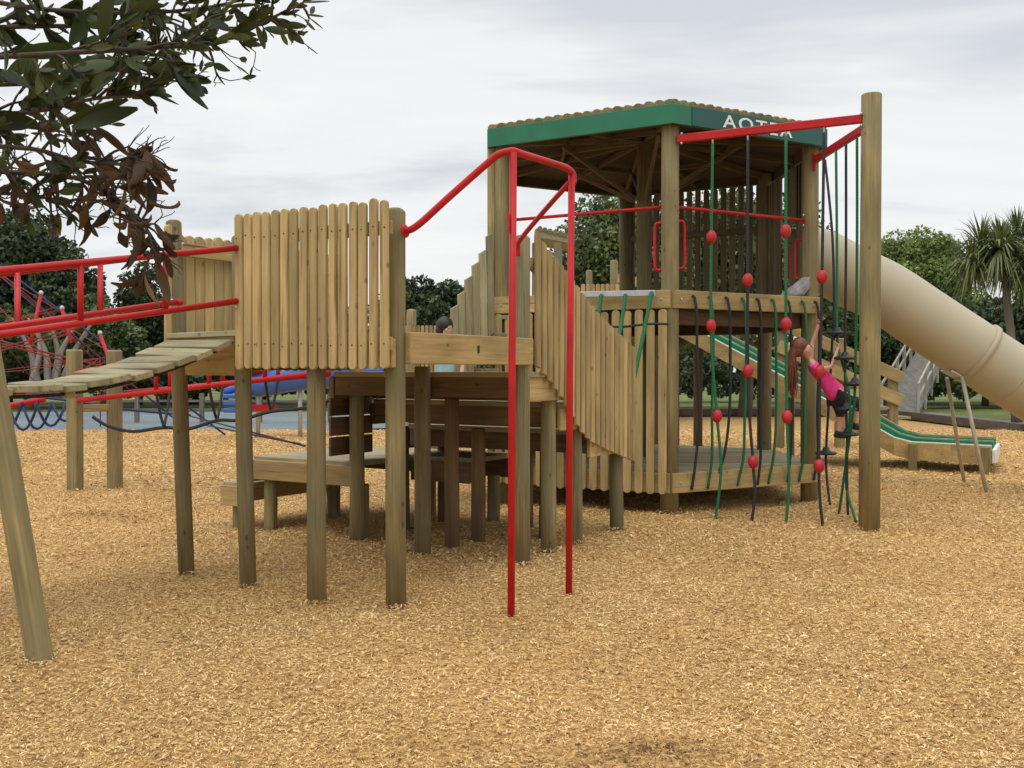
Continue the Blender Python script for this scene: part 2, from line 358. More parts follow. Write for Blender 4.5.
    def picket(s, p, al, nm, w, t, z0, z1, rt=True, rb=True, tilt=0.0, r=None, slant=0.0):
        """board standing at p (xy), outline in plane al/z, thickness along nm (outwards); rounded ends; slant: height change of the ends across the board"""
        al = Vector((al[0], al[1], 0)).normalized(); nm = Vector((nm[0], nm[1], 0)).normalized(); h = w / 2; o = []
        c0 = z0 + h * (0.75 if rb else 0); c1 = z1 - h * (0.75 if rt else 0)
        if rt:
            for k in range(7): a = math.pi * k / 6; o.append((h * math.cos(a), c1 + h * .75 * math.sin(a)))
        else: o += [(h, z1 + slant / 2), (-h, z1 - slant / 2)]
        if rb:
            for k in range(7): a = math.pi + math.pi * k / 6; o.append((h * math.cos(a), c0 + h * .75 * math.sin(a)))
        else: o += [(-h, z0 - slant / 2), (h, z0 + slant / 2)]
        n = len(o); vs = []; gs = []; c = 0.14; zc = (z0 + z1) / 2
        for lay, (dn, sc) in enumerate(((0, 1 - c), (t * .22, 1), (t * .72, 1), (t, 1 - c))):
            for (a, z) in o:
                zz = z + (h * c * (1 - sc) / c) * (-1 if z > zc else 1) * 0.6
                vs.append(Vector((p[0], p[1], 0)) + al * (a * sc + tilt * (z - zc)) + nm * dn + V(0, 0, zz)); gs.append((a, dn, z))
        fs = [tuple(range(n)), tuple(3 * n + i for i in range(n))[::-1]]
        for k in range(3): fs += [(k * n + (i + 1) % n, k * n + i, (k + 1) * n + i, (k + 1) * n + (i + 1) % n) for i in range(n)]
        return s.add(vs, fs, gs, r=r)
    def build(s, name, mat, parent=None):
        me = bpy.data.meshes.new(name); me.from_pydata(s.v, [], s.f)
        a = me.attributes.new('g', 'FLOAT_VECTOR', 'POINT'); a.data.foreach_set('vector', np.array(s.g, dtype=np.float32).ravel())
        a = me.attributes.new('r', 'FLOAT', 'POINT'); a.data.foreach_set('value', np.array(s.r, dtype=np.float32))
        me.polygons.foreach_set('use_smooth', np.array(s.sm, dtype=bool))
        me.materials.append(M[mat] if isinstance(mat, str) else mat); me.update()
        o = bpy.data.objects.new(name, me); COL.objects.link(o)
        if parent is not None: o.parent = parent; o.matrix_parent_inverse = Matrix.Translation(-parent_loc(parent))
        return o
def parent_loc(o):      # world offset of a parent: a thing's own place; parts sit in world coordinates
    return V(0, 0, 0) if o.parent else o.location.copy()

def thing(name, label, cat, loc=(0, 0, 0), group=None):
    o = bpy.data.objects.new(name, None); COL.objects.link(o); o.location = loc; o.empty_display_size = 0.1
    o['label'] = label; o['category'] = cat
    if group: o['group'] = group
    return o
def tag(o, label, cat, group=None, kind=None):
    o['label'] = label; o['category'] = cat
    if group: o['group'] = group
    if kind: o['kind'] = kind
    return o
def struct(o): o['kind'] = 'structure'; return o

# ------------------------------------------------------------------ ground
def sheet(name, poly, z, mat):
    me = bpy.data.meshes.new(name); me.from_pydata([(p[0], p[1], z) for p in poly], [], [tuple(range(len(poly)))])
    me.materials.append(M[mat]); o = bpy.data.objects.new(name, me); COL.objects.link(o); return struct(o)
sheet('ground', [(-600, -200), (600, -200), (600, 900), (-600, 900)], -0.11, 'grass')
far_edge = [(-60, 26.2), (-20, 26.3), (-5, 26.4), (-1, 28.5), (2, 33), (6, 35.3), (9.5, 35.5), (12.3, 35.0), (13, 34.0), (13.05, 28), (13, 25.4), (13.2, 20), (14, 10), (14.3, -8)]
sheet('safety_surface', [(-60, 26.2), (-20, 26.3), (-5, 26.4), (-1, 28.5), (2, 33), (0, 37), (-12, 37.5), (-60, 38)], -0.03, 'rubberfloor')
sheet('path', [(2, 33), (6, 35.3), (9.5, 35.5), (12.3, 35.0), (13, 34.0), (13.05, 28), (13, 25.4), (13.2, 20), (14, 10), (14.3, -8), (17, -8), (16.6, 10), (15.7, 20), (15.45, 30), (15.7, 40), (9, 39.5), (2, 37)], -0.022, 'path')

def hgt(x, y):   # gentle heaps in the loose fill
    return (0.018 * np.sin(x * 1.7 + y * .6) * np.cos(y * 1.3 - x * .4) + 0.012 * np.sin(x * 4.1 - y * 2.3) + 0.008 * np.cos(x * 6.3 + y * 5.1)
            + 0.010 * np.sin(x * .7 + 1.0) * np.sin(y * .8) + 0.05 * np.exp(-((x - 0.55) ** 2 + (y - 3.9) ** 2) / 0.12))
# mulch bed: gridded sheet
nx, ny = 190, 150
ys = np.concatenate([np.linspace(-6, 14, 110), np.linspace(14.4, 26, 40)]); xs = np.linspace(-22, 12.92, nx)
X, Y = np.meshgrid(xs, ys); Z = hgt(X, Y) * np.clip((25 - Y) / 4, 0, 1) - .010
vv = np.stack([X, Y, Z], -1).reshape(-1, 3); ff = []
for j in range(len(ys) - 1):
    for i in range(nx - 1): a = j * nx + i; ff.append((a, a + 1, a + nx + 1, a + nx))
me = bpy.data.meshes.new('mulch_bed'); me.from_pydata(vv.tolist(), [], ff); me.materials.append(M['mulch'])
me.polygons.foreach_set('use_smooth', np.ones(len(ff), bool))
o = bpy.data.objects.new('mulch_bed', me); COL.objects.link(o); struct(o)
sheet('mulch_margin', [(-60, -8)] + far_edge[::-1], -0.10, 'mulch').name = 'mulch_floor'

def bed(x, y):     # height of the gridded bed at x, y
    i = np.clip(np.searchsorted(xs, x) - 1, 0, nx - 2); k = np.clip(np.searchsorted(ys, y) - 1, 0, len(ys) - 2)
    fx = np.clip((x - xs[i]) / (xs[i + 1] - xs[i]), 0, 1); fy = np.clip((y - ys[k]) / (ys[k + 1] - ys[k]), 0, 1)
    return Z[k, i] * (1 - fx) * (1 - fy) + Z[k, i + 1] * fx * (1 - fy) + Z[k + 1, i] * (1 - fx) * fy + Z[k + 1, i + 1] * fx * fy
# loose chips
def chips():
    rg = np.random.default_rng(5); out = []
    for (d0, d1, dens, sc, m0, m1) in ((2.4, 4.6, 8500, .60, -.8, .8), (4.6, 8, 5200, .68, -.64, .64), (8, 13, 2100, .95, -.60, .60), (13, 26, 450, 1.6, -.56, .56)):
        area = (m1 - m0) / 2 * (d1 ** 2 - d0 ** 2); n = int(area * dens)
        y = np.sqrt(rg.uniform(d0 ** 2, d1 ** 2, n)); x = y * rg.uniform(m0, m1, n); out.append((x, y, np.full(n, sc)))
    x = np.concatenate([a[0] for a in out]); y = np.concatenate([a[1] for a in out]); sc = np.concatenate([a[2] for a in out]); n = len(x)
    ln = rg.gamma(5, .0040, n) * sc + 0.006 * sc; wd = ln * rg.uniform(.16, .42, n); a = rg.uniform(0, 6.283, n)
    tl = rg.normal(0, .34, n); rl = rg.normal(0, .5, n)
    k_ = x < 12.85 + np.clip((20 - y) * .05, 0, .9); x, y, sc, ln, wd, a, tl, rl = (q_[k_] for q_ in (x, y, sc, ln, wd, a, tl, rl)); n = len(x)
    z = bed(x, y) + rg.uniform(.001, .018, n) * sc
    for (qx, qy) in ((-2.5, 7.67), (-1.9, 7.18), (-1.33, 6.8), (-.76, 6.6), (.08, 7.93), (.31, 8.47), (.56, 8.9), (1.0, 9.57), (3.535, 9.87), (1.7, 10.78), (-2.47, 5.27)):
        dd = np.hypot(x - qx, y - qy); z += .022 * np.exp(-((dd - .10) / .09) ** 2)
    d = np.stack([np.cos(a) * np.cos(tl), np.sin(a) * np.cos(tl), np.sin(tl)], -1)
    s = np.stack([-np.sin(a) * np.cos(rl), np.cos(a) * np.cos(rl), np.sin(rl)], -1)
    c = np.stack([x, y, z], -1); L2 = (ln / 2)[:, None]; W2 = (wd / 2)[:, None]; up = np.array([0, 0, 1.0])
    bend = (rg.uniform(-.12, .2, n) * ln)[:, None]
    # six corners: a splinter that tapers to both ends and is bent at the middle
    vs = np.stack([c - d * L2 - s * W2 * .5, c - d * L2 + s * W2 * .3, c + s * W2 + up * bend, c + d * L2 + s * W2 * .4, c + d * L2 - s * W2 * .3, c - s * W2 + up * bend], 1)
    idx = np.arange(n)[:, None] * 6
    quads = np.concatenate([idx + np.array([[0, 5, 2, 1]]), idx + np.array([[5, 4, 3, 2]])], 1).reshape(-1)
    me = bpy.data.meshes.new('wood_chips'); me.vertices.add(n * 6); me.vertices.foreach_set('co', vs.reshape(-1).astype(np.float32))
    me.loops.add(n * 8); me.loops.foreach_set('vertex_index', quads.astype(np.int32))
    me.polygons.add(n * 2); me.polygons.foreach_set('loop_start', np.arange(n * 2, dtype=np.int32) * 4)
    me.update(calc_edges=True)
    # tone: individual scatter + a few patches of darker chips
    big = 0.5 + 0.5 * np.sin(x * 1.1 + 2 * np.sin(y * .7)) * np.sin(y * 1.4 + np.sin(x * 1.9))
    fine = np.sin(x * 3.3 + 1.7 * np.sin(y * 2.9)) * np.sin(y * 4.3 + 1.3 * np.sin(x * 2.1 + 2))
    tone = .04 + rg.beta(2.4, 1.9, n) * .94 + (big - .5) * .12 + fine * .05
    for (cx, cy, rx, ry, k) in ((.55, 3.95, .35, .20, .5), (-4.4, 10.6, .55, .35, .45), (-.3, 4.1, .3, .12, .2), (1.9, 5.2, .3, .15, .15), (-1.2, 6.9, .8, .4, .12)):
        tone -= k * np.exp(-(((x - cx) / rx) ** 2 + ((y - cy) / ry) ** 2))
    a_ = me.attributes.new('r', 'FLOAT', 'POINT'); a_.data.foreach_set('value', np.repeat(np.clip(tone, 0, 1), 6).astype(np.float32))
    me.materials.append(M['chip']); o = bpy.data.objects.new('wood_chips', me); COL.objects.link(o)
    tag(o, 'loose golden bark chips covering the playground floor', 'wood chips', kind='stuff')
chips()

kb = MB()
for i in range(4, len(far_edge) - 1):
    a = far_edge[i]; b = far_edge[i + 1]; kb.beam((a[0], a[1], .06), (b[0], b[1], .06), .14, .24)
o = kb.build('kerb', 'kerb'); tag(o, 'low dark timber edging between the bark chips and the grey path', 'kerb')

# ------------------------------------------------------------------ near platform (local axes u away, v left)
O = V(-.76, 6.57, 0); U_ = V(.52, .854, 0).normalized(); V_ = V(-.854, .52, 0).normalized()
def uv(u, v, z=0): return O + U_ * u + V_ * v + V(0, 0, z)
plat = thing('play_platform', 'raised timber platform with picket walls on round posts, where the plank bridge arrives', 'play platform', uv(.7, 1, 0))
P1, P2, P3, P4 = V(-2.5, 7.67, 0), V(-1.9, 7.18, 0), V(-1.33, 6.80, 0), V(-.76, 6.57, 0)
P5, P6, P7, P8 = V(.08, 7.9, 0), V(.31, 8.47, 0), V(.56, 8.9, 0), V(1.0, 9.57, 0)
def post(mat, p, r, z1, parent, z0=-.15, dome=False, lean=(0, 0), name='post'):
    return MB().cyl(V(p[0], p[1], z0), V(p[0] - lean[0], p[1], z1), r * 1.02, r * .97, 16, dome, wob=.004).build(name, mat, parent)
post('greypost', P1, .060, 2.70, plat, dome=True, lean=(.09, 0))
post('greypost', P2, .059, 2.52, plat, dome=True, lean=(.05, 0))
post('post', P3, .066, 1.70, plat)
post('post', P4 + V(-.01, .04, 0), .067, 2.62, plat, dome=True)
post('greypost', P5 + V(.0, .04, 0), .066, 2.62, plat, dome=True)
post('greypost', uv(1.6, .97), .070, 1.58, plat)
post('greypost', uv(1.9, 1.94), .070, 1.58, plat)
zt = 1.80
dk = MB()
k = 0
while k * .145 < 1.55:
    dk.box(uv(k * .145 + .07, 1.0, zt - .022), V_ * 1.02, U_ * .068, V(0, 0, .021), .004); k += 1
dk.build('deck', 'deck', plat)
MB().beam(uv(.05, -.055, zt - .105), uv(1.66, -.055, zt - .105), .05, .212).build('rim_beam', 'beam', plat)
MB().beam(uv(-.06, -.03, zt - .14), uv(-.06, 1.25, zt - .14), .045, .19).build('rim_beam', 'beam', plat)
MB().beam(P2 + V(.02, .0, zt - .16), P1 + V(0, 0, zt - .16), .045, .26).build('rim_beam', 'beam', plat)
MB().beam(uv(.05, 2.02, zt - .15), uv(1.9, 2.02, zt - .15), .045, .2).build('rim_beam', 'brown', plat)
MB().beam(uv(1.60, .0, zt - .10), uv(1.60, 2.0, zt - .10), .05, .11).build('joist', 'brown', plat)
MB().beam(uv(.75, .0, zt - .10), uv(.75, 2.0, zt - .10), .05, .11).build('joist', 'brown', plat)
# front pickets: x from px 238 to 393
pk = MB(); A = V(-1.93, 7.02, 0); B = V(-.775, 6.40, 0); nrm = V(-.47, -.88, 0); al = (B - A).normalized()
for i in range(16):
    t = (i + .5) / 16; q = A + (B - A) * t
    pk.picket(q + V(rnd.uniform(-.002, .002), 0, 0), al, nrm, .068 - .0003 * i, .030, 1.555 + rnd.uniform(-.006, .006), 2.645 + rnd.uniform(-.012, .012), tilt=rnd.uniform(-.004, .004))
pk.build('picket_panel', 'picket', plat)
nail0 = MB().ball((0, 0, 0), .0055, n=6, m=4).build('nail', 'rubber')
for i in range(16):
    q = A + (B - A) * ((i + .5) / 16) + nrm.normalized() * .0305
    for z in (2.47, 1.72):
        nl_ = nail0 if i == 0 and z > 2 else nail0.copy()
        if nl_ is not nail0: COL.objects.link(nl_)
        nl_.parent = plat; nl_.matrix_parent_inverse = Matrix.Translation(-parent_loc(plat)); nl_.location = q + al * rnd.uniform(-.014, .014) + V(0, 0, z + rnd.uniform(-.012, .012))
MB().beam(A + V(.0, .05, 2.47), B + V(.0, .06, 2.47), .04, .09).build('rail', 'beam', plat)
MB().beam(A + V(.0, .05, 1.72), B + V(.0, .06, 1.72), .04, .09).build('rail', 'beam', plat)
# side pickets, seen from inside
pk = MB(); A = V(-2.64, 7.58, 0); B = uv(1.85, 2.08)
n = 21
for i in range(n):
    t = (i + .5) / n; q = A + (B - A) * t
    pk.picket(q, (B - A), -V_, .092, .028, 1.54, 2.60 + rnd.uniform(-.01, .012) + (.05 if i == 0 else 0))
pk.build('picket_panel', 'picket', plat)
MB().beam(A + V(.15, .0, 2.46), B + V(.04, 0, 2.46), .04, .10).build('rail', 'beam', plat)
post('greypost', uv(.62, 2.0), .05, 2.66, plat, z0=1.5)
# stray bolt mark plate on the rim
MB().box(uv(.86, -.083, zt - .10), U_ * .012, V_ * .003, V(0, 0, .028), .001).build('bolt_plate', 'rubber', plat)

bl = MB()
for p in (P1, P2): bl.cyl(p + V(-.03, -.07, 1.68), p + V(-.036, -.082, 1.68), .011, n=10)
bl.build('bolts', 'galv', plat)
# ------------------------------------------------------------------ box staircase from the platform
st = thing('box_staircase', 'broad timber box steps coming down from the raised platform beside its slanting pickets', 'staircase', uv(2.5, 1, 0))
for (u0, u1, z) in ((1.66, 2.25, 1.535), (2.22, 2.80, 1.275), (2.77, 3.42, 1.01)):
    MB().box(uv((u0 + u1) / 2, .98, z - .022), V_ * 1.03, U_ * ((u1 - u0) / 2), V(0, 0, .022), .004).build('tread', 'deck', st)
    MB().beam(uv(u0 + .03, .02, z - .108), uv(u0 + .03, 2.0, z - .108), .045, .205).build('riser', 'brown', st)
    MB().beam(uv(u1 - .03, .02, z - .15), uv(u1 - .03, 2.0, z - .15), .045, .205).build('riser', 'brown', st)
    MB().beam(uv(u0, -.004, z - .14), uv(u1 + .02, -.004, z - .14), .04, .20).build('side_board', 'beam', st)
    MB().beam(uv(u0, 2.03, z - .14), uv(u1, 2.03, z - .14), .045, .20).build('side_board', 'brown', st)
for k in range(4): MB().beam(uv(1.68, 2.075, 1.40 - k * .183), uv(2.28, 2.075, 1.40 - k * .183), .03, .17).build('side_board', 'brown', st)
for p in (P6, P7): post('greypost', p, .066, 1.50, st)
post('greypost', P8, .066, .90, st)
for (u, v, z) in ((2.05, .98, 1.30), (2.40, .93, 1.02), (3.3, .95, .9), (2.6, 1.95, 1.0), (3.3, 1.95, .8), (2.9, .5, .95)): post('brown', uv(u, v), .066, z, st)
# slanting picket wall: px 533..633
pk = MB(); n = 20; A = P(533, 300, 7.98); B = P(634, 300, 9.68); A.z = B.z = 0
for i in range(n):
    t = (i + .5) / n; q = A + (B - A) * t; d = q.y; px = 512 + q.x / d * 1000
    yt = 231 + (i) * (346 - 231) / (n - 1) if i > 6 else 231 + i * 9.2; yt = min(yt, 231 + i * 9.2)
    yt = np.interp(px, [535, 541, 549, 557, 565, 573, 585, 600, 632], [231, 242, 253, 262, 272, 283, 300, 318, 347])
    yb = np.interp(px, [535, 548, 560, 578, 588, 605, 632], [366, 382, 398, 430, 441, 450, 461])
    pk.picket(q, (B - A), V(.85, -.5, 0), .064, .030, P(px, yb, d).z, P(px, yt, d).z, rt=False, rb=False, slant=-.02)
pk.build('picket_panel', 'picket', st)
a = P(537, 262, 8.0); b = P(628, 372, 9.6); MB().beam(a + V(-.05, .03, 0), b + V(-.05, .03, 0), .04, .1).build('rail', 'beam', st)
a = P(537, 345, 8.0); b = P(628, 440, 9.6); MB().beam(a + V(-.05, .03, 0), b + V(-.05, .03, 0), .04, .1).build('rail', 'beam', st)

# landing and side step
ld = thing('low_landing', 'low wide timber landing at the foot of the box staircase, open on its left side', 'landing', uv(2.8, 2.5, 0))
MB().box(uv(3.15, 2.24, .68), V_ * 1.0, U_ * .38, V(0, 0, .025), .005).build('deck', 'deck', ld)
MB().box(uv(2.32, 2.60, .68), V_ * .64, U_ * .44, V(0, 0, .025), .005).build('deck', 'deck', ld)
MB().beam(uv(1.86, 1.93, .575), uv(1.86, 3.26, .575), .05, .19).build('side_board', 'beam', ld)
MB().beam(uv(2.75, 1.25, .56), uv(2.75, 1.95, .56), .05, .2).build('side_board', 'brown', ld)
MB().beam(uv(1.86, 3.26, .56), uv(3.52, 3.26, .56), .05, .22).build('side_board', 'beam', ld)
MB().beam(uv(3.53, 1.25, .56), uv(3.53, 3.26, .56), .05, .22).build('side_board', 'brown', ld)
for (u, v) in ((1.97, 3.1), (2.9, 3.1), (3.4, 2.2), (3.4, 1.4), (2.05, 2.0)): post('post', uv(u, v), .066, .48, ld)
lw = thing('low_step', 'lowest timber step standing in the bark chips left of the low landing', 'step', uv(2.6, 3.6, 0))
MB().box(uv(2.6, 3.44, .41), V_ * .165, U_ * .78, V(0, 0, .025), .005).build('tread', 'deck', lw)
MB().beam(uv(1.82, 3.28, .30), uv(1.82, 3.62, .30), .05, .20).build('side_board', 'beam', lw)
MB().beam(uv(1.82, 3.60, .30), uv(3.4, 3.60, .30), .05, .20).build('side_board', 'beam', lw)
for (u, v) in ((1.92, 3.5), (3.3, 3.5)): post('post', uv(u, v), .055, .22, lw)

# ------------------------------------------------------------------ tower
C = V(1.70, 12.88, 0)
def hexv(R, i, z=0): a = math.radians(-90 + 60 * i); return C + V(R * math.cos(a), R * math.sin(a), z)
tw = thing('play_tower', 'six-sided timber play tower with green fascia roof and two decks', 'play tower', C)
roof = MB(); ZR = 4.155; RR = 2.30
# underside boards, low pitch
apex = C + V(0, 0, ZR + .40)
for i in range(6):
    a = hexv(RR - .05, i, ZR + .12); b = hexv(RR - .05, i + 1, ZR + .12)
    dn = V(0, 0, .03); roof.add([a, b, apex, a + dn, b + dn, apex + dn], [(0, 2, 1), (3, 4, 5), (0, 1, 4, 3)], [(v.x * 3, v.y * 3, 0) for v in (a, b, apex, a, b, apex)])
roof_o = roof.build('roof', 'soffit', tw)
lg = MB()
for i in range(6):
    a = hexv(RR + .02, i); b = hexv(RR + .02, i + 1); e = (b - a); Ls = e.length; e.normalize(); inn = V(-e.y, e.x, 0)
    n = 19; sp = Ls / n; tp = math.tan(math.radians(8))
    for k in range(n):
        s_ = (k + .5) * sp; m_ = min(s_, Ls - s_) * math.tan(math.radians(60)); m_ = max(m_, .16)
        p0 = a + e * s_ + inn * .045 + V(0, 0, ZR + .207); p1 = p0 + inn * m_ + V(0, 0, m_ * tp)
        lg.cyl(p0, p1, sp * .52 * rnd.uniform(.93, 1.05), sp * .5, 10)
lg.build('log_cladding', 'post', roof_o)
for i in range(6):
    a = hexv(RR + .0, i, ZR + .105); b = hexv(RR + .0, i + 1, ZR + .105)
    e = (b - a).normalized(); o_ = V(e.y, -e.x, 0)
    MB().beam(a - o_ * .02 - e * 0, b - o_ * .02, .035, .21, ch=.003).build('fascia', 'green', roof_o)
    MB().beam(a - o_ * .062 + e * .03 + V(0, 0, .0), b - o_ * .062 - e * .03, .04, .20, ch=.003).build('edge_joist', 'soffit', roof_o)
    if i == 0:
        t0, t1 = .11, .99
        MB().beam(a + (b - a) * t0 + o_ * .003, a + (b - a) * t1 + o_ * .003, .012, .205, ch=.002).build('sign_panel', 'darkgreen', roof_o)
        tx = bpy.data.curves.new('lettering', 'FONT'); tx.body = 'AOTEA'; tx.size = .185; tx.extrude = .002; tx.offset = .002; tx.space_character = 1.22
        tx.align_x = 'CENTER'; tx.align_y = 'CENTER'
        to = bpy.data.objects.new('lettering_source', tx); COL.objects.link(to); bpy.context.view_layer.update()
        tm = bpy.data.meshes.new_from_object(to.evaluated_get(bpy.context.evaluated_depsgraph_get())); bpy.data.objects.remove(to)
        xs_ = [v.co.x for v in tm.vertices]; k_ = 1.04 / (max(xs_) - min(xs_)); ys_ = [v.co.y for v in tm.vertices]
        mid = ((max(xs_) + min(xs_)) / 2, (max(ys_) + min(ys_)) / 2); ky = .142 / (max(ys_) - min(ys_))
        cc = a + (b - a) * .52 + o_ * .013
        for v in tm.vertices:
            q = cc + e * (v.co.x - mid[0]) * k_ + V(0, 0, (v.co.y - mid[1]) * ky) + o_ * v.co.z; v.co = q
        tm.materials.clear(); tm.materials.append(M['white']); lo = bpy.data.objects.new('lettering', tm); COL.objects.link(lo); lo.parent = roof_o
        
# cylinders posts
for i in range(6):
    z1 = ZR + .12
    post('greypost' if i in (2, 3, 4) else 'post', hexv(2.10, i), .098, z1, tw)
post('greypost', C, .10, ZR + .3, tw)
post('post', hexv(2.18, 5) + V(-.055, .02, 0), .05, ZR + .1, tw)
# rafters and purlins
for i in range(6):
    MB().beam(hexv(2.12, i, ZR + .07), C + V(0, 0, ZR + .36), .045, .09).build('rafter', 'rafter', roof_o)
    m0 = (hexv(2.2, i) + hexv(2.2, i + 1)) / 2; MB().beam(m0 + V(0, 0, ZR + .07), C + V(0, 0, ZR + .34), .045, .07).build('rafter', 'rafter', roof_o)
    MB().beam(hexv(1.2, i, ZR + .17), hexv(1.2, i + 1, ZR + .17), .04, .07).build('purlin', 'rafter', roof_o)
    q = hexv(1.25, i); MB().beam(q + V(0, 0, ZR + .14), C + (q - C) * .12 + V(0, 0, ZR - .42), .04, .06).build('brace', 'rafter', roof_o)
# decks
def hexdeck(zt, R, name, mat, rimh, rimmat):
    d = MB(); w_ = .14; y = -R * .98
    k = 0
    while y < R:
        yy = y + w_ / 2; half = min(R * math.cos(math.radians(30)), (R - abs(yy)) * math.tan(math.radians(60)))
        if half > .06: d.box(C + V(0, yy, zt - .02), V(half, 0, 0), V(0, w_ / 2 - .004, 0), V(0, 0, .02), .003)
        y += w_
    d.build(name, mat, tw)
    for i in range(6):
        a = hexv(R + .03, i, zt - rimh / 2); b = hexv(R + .03, i + 1, zt - rimh / 2)
        e = (b - a).normalized(); MB().beam(a + e * .012, b - e * .012, .05, rimh).build('rim_beam', rimmat, tw)
hexdeck(2.405, 2.18, 'upper_deck', 'deck', .195, 'beam')
hexdeck(.445, 2.18, 'lower_deck', 'deck', .215, 'beam')
for i in range(6):
    a = hexv(1.98, i, 2.13); b = hexv(1.98, i + 1, 2.13); MB().beam(a, b, .05, .17).build('joist', 'brown', tw)
for y in (-1.2, -.6, 0, .6, 1.2):
    h = min(1.7, (2.0 - abs(y)) * 1.73); MB().beam(C + V(-h, y, 2.28), C + V(h, y, 2.28), .05, .15).build('joist', 'brown', tw)
# slats
def slats(i0, i1, t0, t1, n, z0, z1, wdt, mat, R=2.25, skip=(), jit=.01, rt=True, rb=True):
    a = hexv(R, i0); b = hexv(R, i1); e = (b - a).normalized(); o_ = V(e.y, -e.x, 0); s = MB()
    for k in range(n):
        if k in skip: continue
        t = t0 + (t1 - t0) * (k + .5) / n
        s.picket(a + (b - a) * t, e, o_, wdt, .03, z0 + rnd.uniform(-jit, jit) * .5, z1 + rnd.uniform(-jit, jit), rt=rt, rb=rb)
    return s
slats(5, 0, .02, .985, 16, .215, 2.195, .092, 'picket').build('slat_wall', 'picket', tw)
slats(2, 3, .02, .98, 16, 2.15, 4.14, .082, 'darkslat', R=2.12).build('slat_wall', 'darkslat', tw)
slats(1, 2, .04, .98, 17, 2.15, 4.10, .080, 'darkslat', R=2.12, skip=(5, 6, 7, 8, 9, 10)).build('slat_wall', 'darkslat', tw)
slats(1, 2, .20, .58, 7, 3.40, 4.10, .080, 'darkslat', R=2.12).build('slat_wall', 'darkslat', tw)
slats(3, 4, .0, 1, 14, .3, 2.2, .15, 'brown', R=2.2, rt=False, rb=False).build('added_backing', 'brown', tw)  # back-left boards added to make the gaps in the front slats look dark
slats(4, 5, .0, 1, 14, .3, 2.2, .15, 'brown', R=2.2, rt=False, rb=False).build('added_backing', 'brown', tw)
MB().beam(hexv(2.08, 2, 3.5), hexv(2.08, 3, 3.5), .04, .09).build('rail', 'darkslat', tw)
bl = MB()
for i0, i1 in ((5, 0), (0, 1)):
    a = hexv(2.21, i0); b = hexv(2.21, i1); e = (b - a).normalized(); o_ = V(e.y, -e.x, 0)
    for z in (2.31, .34):
        for t in (.05, .95):
            q = a + (b - a) * t + o_ * .022 + V(0, 0, z); bl.cyl(q, q + o_ * .014, .013, n=10)
bl.build('bolts', 'galv', tw)
# grey steel bar on the entry edge
a = P(577, 295, 11.15); b = P(655, 293.5, 10.70); MB().beam(a + V(0, -.05, 0), b + V(0, -.05, 0), .05, .065).build('steel_edge', 'galv', tw)
# red rails on both front faces
for (i0, i1) in ((5, 0), (0, 1)):
    a = hexv(2.10, i0, 3.31); b = hexv(2.10, i1, 3.31); d = (b - a).normalized()
    ro = MB().tube([a + d * .1, b - d * .1], .019, 8).build('safety_rail', 'red', tw)
    bm_ = MB()
    for q, s_ in ((a, 1), (b, -1)):
        for dz in (-.06, .06): bm_.ball(q + d * s_ * .11 + V(0, 0, dz), .014, n=8, m=5)
    bm_.build('bolts', 'galv', ro)
# D handles
def dhandle(c, ax, h=.5, dep=.10, rr=.016):
    c = Vector(c); ax = Vector(ax).normalized()
    pts = [c + V(0, 0, h / 2), c + ax * dep * .75 + V(0, 0, h / 2), c + ax * dep + V(0, 0, h / 2 - .06), c + ax * dep + V(0, 0, -h / 2 + .06), c + ax * dep * .75 + V(0, 0, -h / 2), c + V(0, 0, -h / 2)]
    return MB().tube(pts, rr, 8, sub=4).build('grab_handle', 'red', tw)
dhandle(hexv(2.10, 0, 2.88) + V(-.06, 0, 0), (-1, .2, 0)); dhandle(hexv(2.10, 0, 2.90) + V(.06, 0, 0), (1, .2, 0))
dhandle(hexv(2.10, 1, 2.86) + V(-.08, 0, 0), (-.6, .6, 0), .46)
MB().box(hexv(2.0, 1, 2.86) + V(-.12, .2, 0), V(.035, .02, 0), V(-.006, .01, 0), V(0, 0, .2), .004).build('red_panel', 'red', tw)

# ------------------------------------------------------------------ rope climbing frame
rf = thing('climbing_gantry', 'tallest lone timber pole holding two red beams out from the tower', 'climbing frame', (3.55, 9.87, 0))
TP = V(3.535, 9.87, 0)
post('post', TP, .100, 4.262, rf)
zb = 4.01
r0 = hexv(2.10, 0, zb) + V(.06, -.09, 0); r1 = TP + V(-.09, .0, zb); 
MB().beam(r0, r1 + V(0, 0, .01), .055, .085, ch=.008).build('beam', 'red', rf)
q0 = hexv(2.10, 1, zb) + V(.03, -.10, 0); q1 = TP + V(-.02, .09, zb - .05)
MB().beam(q0, q1, .055, .085, ch=.008).build('beam', 'red', rf)
MB().box(q0 + V(-.02, .0, -.03), V(.012, 0, 0), V(0, .05, 0), V(0, 0, .10), .003).build('bracket', 'red', rf)
bl = MB()
for p in (r0 + V(.04, -.035, .05), r0 + V(.04, -.035, -.05), r1 + V(-.02, -.03, .055), r1 + V(-.02, -.03, -.06)): bl.ball(p, .015, n=8, m=5)
bl.build('bolts', 'galv', rf)

